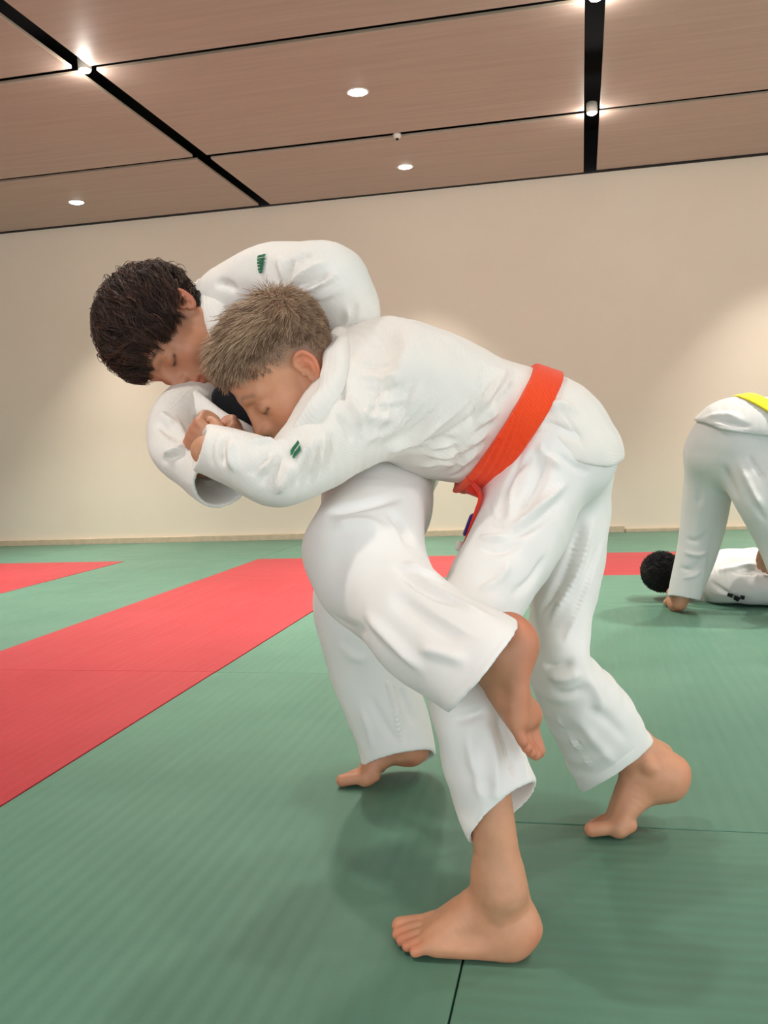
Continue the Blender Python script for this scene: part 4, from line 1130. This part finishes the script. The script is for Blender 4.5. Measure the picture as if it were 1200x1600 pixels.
lc1 = Cuff(limb([(1110, 712, 3.62, 41, .095), (1103, 780, 3.65, 37, .085), (1092, 850, 3.68, 31, .075), (1072, 920, 3.69, 26, .066), (1062, 965, 3.7, 26, .066)], 5), *plane_px((1044, 932), (1091, 939), 3.69, -.1, (1092, 850, 3.68)), .008, .08)
lc2 = Cuff(limb([(1160, 712, 3.49, 46, .10), (1192, 780, 3.43, 43, .09), (1225, 860, 3.42, 34, .08), (1250, 950, 3.38, 28, .07), (1262, 1000, 3.36, 28, .07)], 5), *plane_px((1232, 965), (1285, 955), 3.38, -.1, (1225, 860, 3.42)), .008, .08)
trC = Field().add(hipC, 0).add(lc1, .05).add(lc2, .05)
STC = [([(1125, 720), (1140, 760), (1150, 785)], .02, -0.0080), ([(1150, 710), (1175, 770), (1199, 800)], .016, 0.0070), ([(1165, 705), (1190, 740), (1199, 750)], .012, -0.0060), ([(1160, 740), (1180, 790), (1198, 820)], .012, -0.0050),
       ([(1085, 730), (1092, 770), (1090, 800)], .018, -0.0040), ([(1065, 840), (1090, 845), (1112, 825)], .010, -0.0050), ([(1062, 860), (1090, 868), (1108, 860)], .010, 0.0050), ([(1058, 885), (1080, 890), (1100, 870)], .010, -0.0040), ([(1060, 905), (1085, 900), (1098, 890)], .008, 0.0035), ([(1110, 790), (1105, 850), (1098, 915)], .008, 0.0035)]
surface('trousers', trC, 0.005, M['grey_gi'], C, smooth=1, rip=[(.004, 22, 61, (1, 1, .5))], strokes=STC)
torC = limb([(1300, 684, 3.43, 30, .10), (1262, 676, 3.46, 50, .16), (1200, 672, 3.52, 52, .16), (1165, 672, 3.545, 52, .165), (1135, 684, 3.57, 54, .172)], 5, cap=.03)
cpt, cnn = plane_px((1070, 662), (1185, 680), 3.4, .12, (1150, 640, 3.5))
jackC = Field().add(Cut(Off(hipC, .020), cpt, cnn, .01), 0).add(Cut(torC, cpt, cnn, .01), .02)
jackC.add(limb([(1285, 690, 3.62, 34, .09), (1240, 762, 3.66, 28, .06), (1215, 805, 3.68, 24, .052)], 4, cap=.01), .04)
jackC.add(limb([(1295, 712, 3.36, 34, .09), (1275, 780, 3.40, 28, .06), (1262, 815, 3.46, 24, .052)], 4, cap=.01), .04)
jC, VJC, QJC = surface('jacket', jackC, 0.005, M['grey_gi'], C, smooth=1, rip=[(.004, 25, 71)], strokes=[([(1085, 655), (1130, 645), (1170, 660)], .016, .006), ([(1100, 650), (1140, 660), (1180, 668)], .012, -.006), ([(1078, 662), (1130, 666), (1182, 676)], .006, -.004)])
bp_, bn_ = plane_px((1163, 618), (1215, 655), 3.5, .2)
surface('belt', Field().add(Slab(Off(torC, .012), bp_, bn_, .024, .004), 0), .004, M['yellow'], C, bounds=(torC.lo - .02, torC.hi + .02), smooth=1)
P, Nn = scalp_points(hC, bodyC, 2500, 91); r = np.random.default_rng(3)
G = P[:, None] + (Nn[:, None] * .5 + np.array([.4, 0, -.2])) * np.linspace(0, .03, 4)[None, :, None] + r.normal(size=(2500, 4, 3)) * .002
strands_mesh('hair', hC.pts(G.reshape(-1, 3)).reshape(G.shape), np.linspace(1, .3, 4)[None] * np.full((2500, 1), .0016), r.uniform(0, 1, 2500), M['hair_black'], C)

D_ = empty('person', on_floor(1150, 945) * np.array([1, 1, 0]))
tag(D_, 'black-haired child in white judo suit lying on the green mat', 'person')
hD = Frame(W(1046, 893, 4.02), nrm(cdir(.15, .10, 1)), nrm(cdir(-1, .02, .12)), 1.0)
hD.o[2] = max(hD.o[2], .088)
bodyD = Field(); bodyD.extend(head_ops(hD, W(1105, 910, 3.98), .05))
add_limb(bodyD, [(1100, 905, 3.97, 24, .07), (1135, 905, 3.96, 26, .11), (1220, 908, 3.93, 26, .11), (1290, 912, 3.90, 28, .12)], .03)
add_limb(bodyD, [(1290, 915, 3.84, 22, .07), (1400, 925, 3.80, 18, .055), (1520, 940, 3.76, 12, .036)], .02)
add_limb(bodyD, [(1290, 908, 4.00, 22, .07), (1400, 912, 4.02, 18, .055), (1520, 920, 4.02, 12, .036)], .02)
add_limb(bodyD, [(1135, 915, 3.84, 12, .035), (1190, 922, 3.74, 11, .030), (1235, 925, 3.72, 10, .026)], .02)
bodyD.extend(hand_ops(Frame(W(1235, 925, 3.72), cdir(1, .02, 0), (0, 0, 1), .9), 1, (.4, .5, .4)))
fD = Frame(W(1522, 940, 3.76), nrm(np.array([.3, 0, .95])), nrm(np.array([-.95, 0, .3])), 1.0)
fD2 = Frame(W(1522, 920, 4.02), nrm(np.array([.3, 0, .95])), nrm(np.array([-.95, 0, .3])), 1.0)
bodyD.extend(foot_ops(fD, 1)); bodyD.extend(foot_ops(fD2, -1))
body_surface(bodyD, [(*head_box(hD), .004)], M['skin'], D_, lambda me, V, Q: set_colour(me, skin_colour(V, SKIN_C, [hD], [(fD, 1, 0), (fD2, -1, 0)], [], srgb(12, 12, 13), .014)))
jackD = Field().add(limb([(1092, 906, 3.97, 34, .11), (1125, 902, 3.96, 42, .175), (1175, 900, 3.94, 46, .175), (1240, 906, 3.92, 42, .16), (1300, 912, 3.90, 38, .155)], 5, cap=.02), 0)
jackD.add(limb([(1120, 912, 3.86, 27, .06), (1165, 921, 3.77, 25, .06), (1215, 925, 3.73, 22, .052), (1240, 926, 3.72, 20, .048)], 4), .03)
SD = [([(1105, 905), (1130, 925), (1150, 935)], .012, -.014), ([(1115, 890), (1150, 885), (1190, 880)], .014, .012), ([(1120, 880), (1160, 895), (1198, 890)], .010, -.010), ([(1100, 925), (1130, 930), (1160, 925)], .010, .008), ([(1165, 880), (1180, 900), (1195, 905)], .010, -.010)]
jD, VJD, QJD = surface('jacket', jackD, 0.005, M['grey_gi'], D_, smooth=1, rip=[(.005, 24, 81), (.002, 60, 82)], strokes=SD)
patch('jacket_lettering', VJD, QJD, None, [[(1138, 926), (1146, 929), (1144, 934), (1136, 931)], [(1148, 930), (1158, 934), (1153, 940), (1146, 936)], [(1157, 930), (1164, 931), (1163, 937), (1158, 936)]], M['emblem_dark'], jD, .004)
trD = Field().add(limb([(1285, 914, 3.84, 30, .09), (1400, 924, 3.80, 26, .075), (1500, 936, 3.77, 20, .06)], 4), 0).add(limb([(1285, 908, 4.0, 30, .09), (1400, 911, 4.02, 26, .075), (1500, 918, 4.02, 20, .06)], 4), .03)
surface('trousers', trD, 0.006, M['grey_gi'], D_, smooth=1, rip=[(.004, 22, 84)])
P, Nn = scalp_points(hD, bodyD, 9000, 92, .014); r = np.random.default_rng(4)
G = P[:, None] + (Nn[:, None] * .42 + r.normal(size=(9000, 1, 3)) * .12 + np.array([.10, 0, -.55])) * np.linspace(0, .034, 4)[None, :, None]
strands_mesh('hair', hD.pts(G.reshape(-1, 3)).reshape(G.shape), np.linspace(1, .4, 4)[None] * np.full((9000, 1), .0021), r.uniform(0, 1, 9000), M['hair_black'], D_)
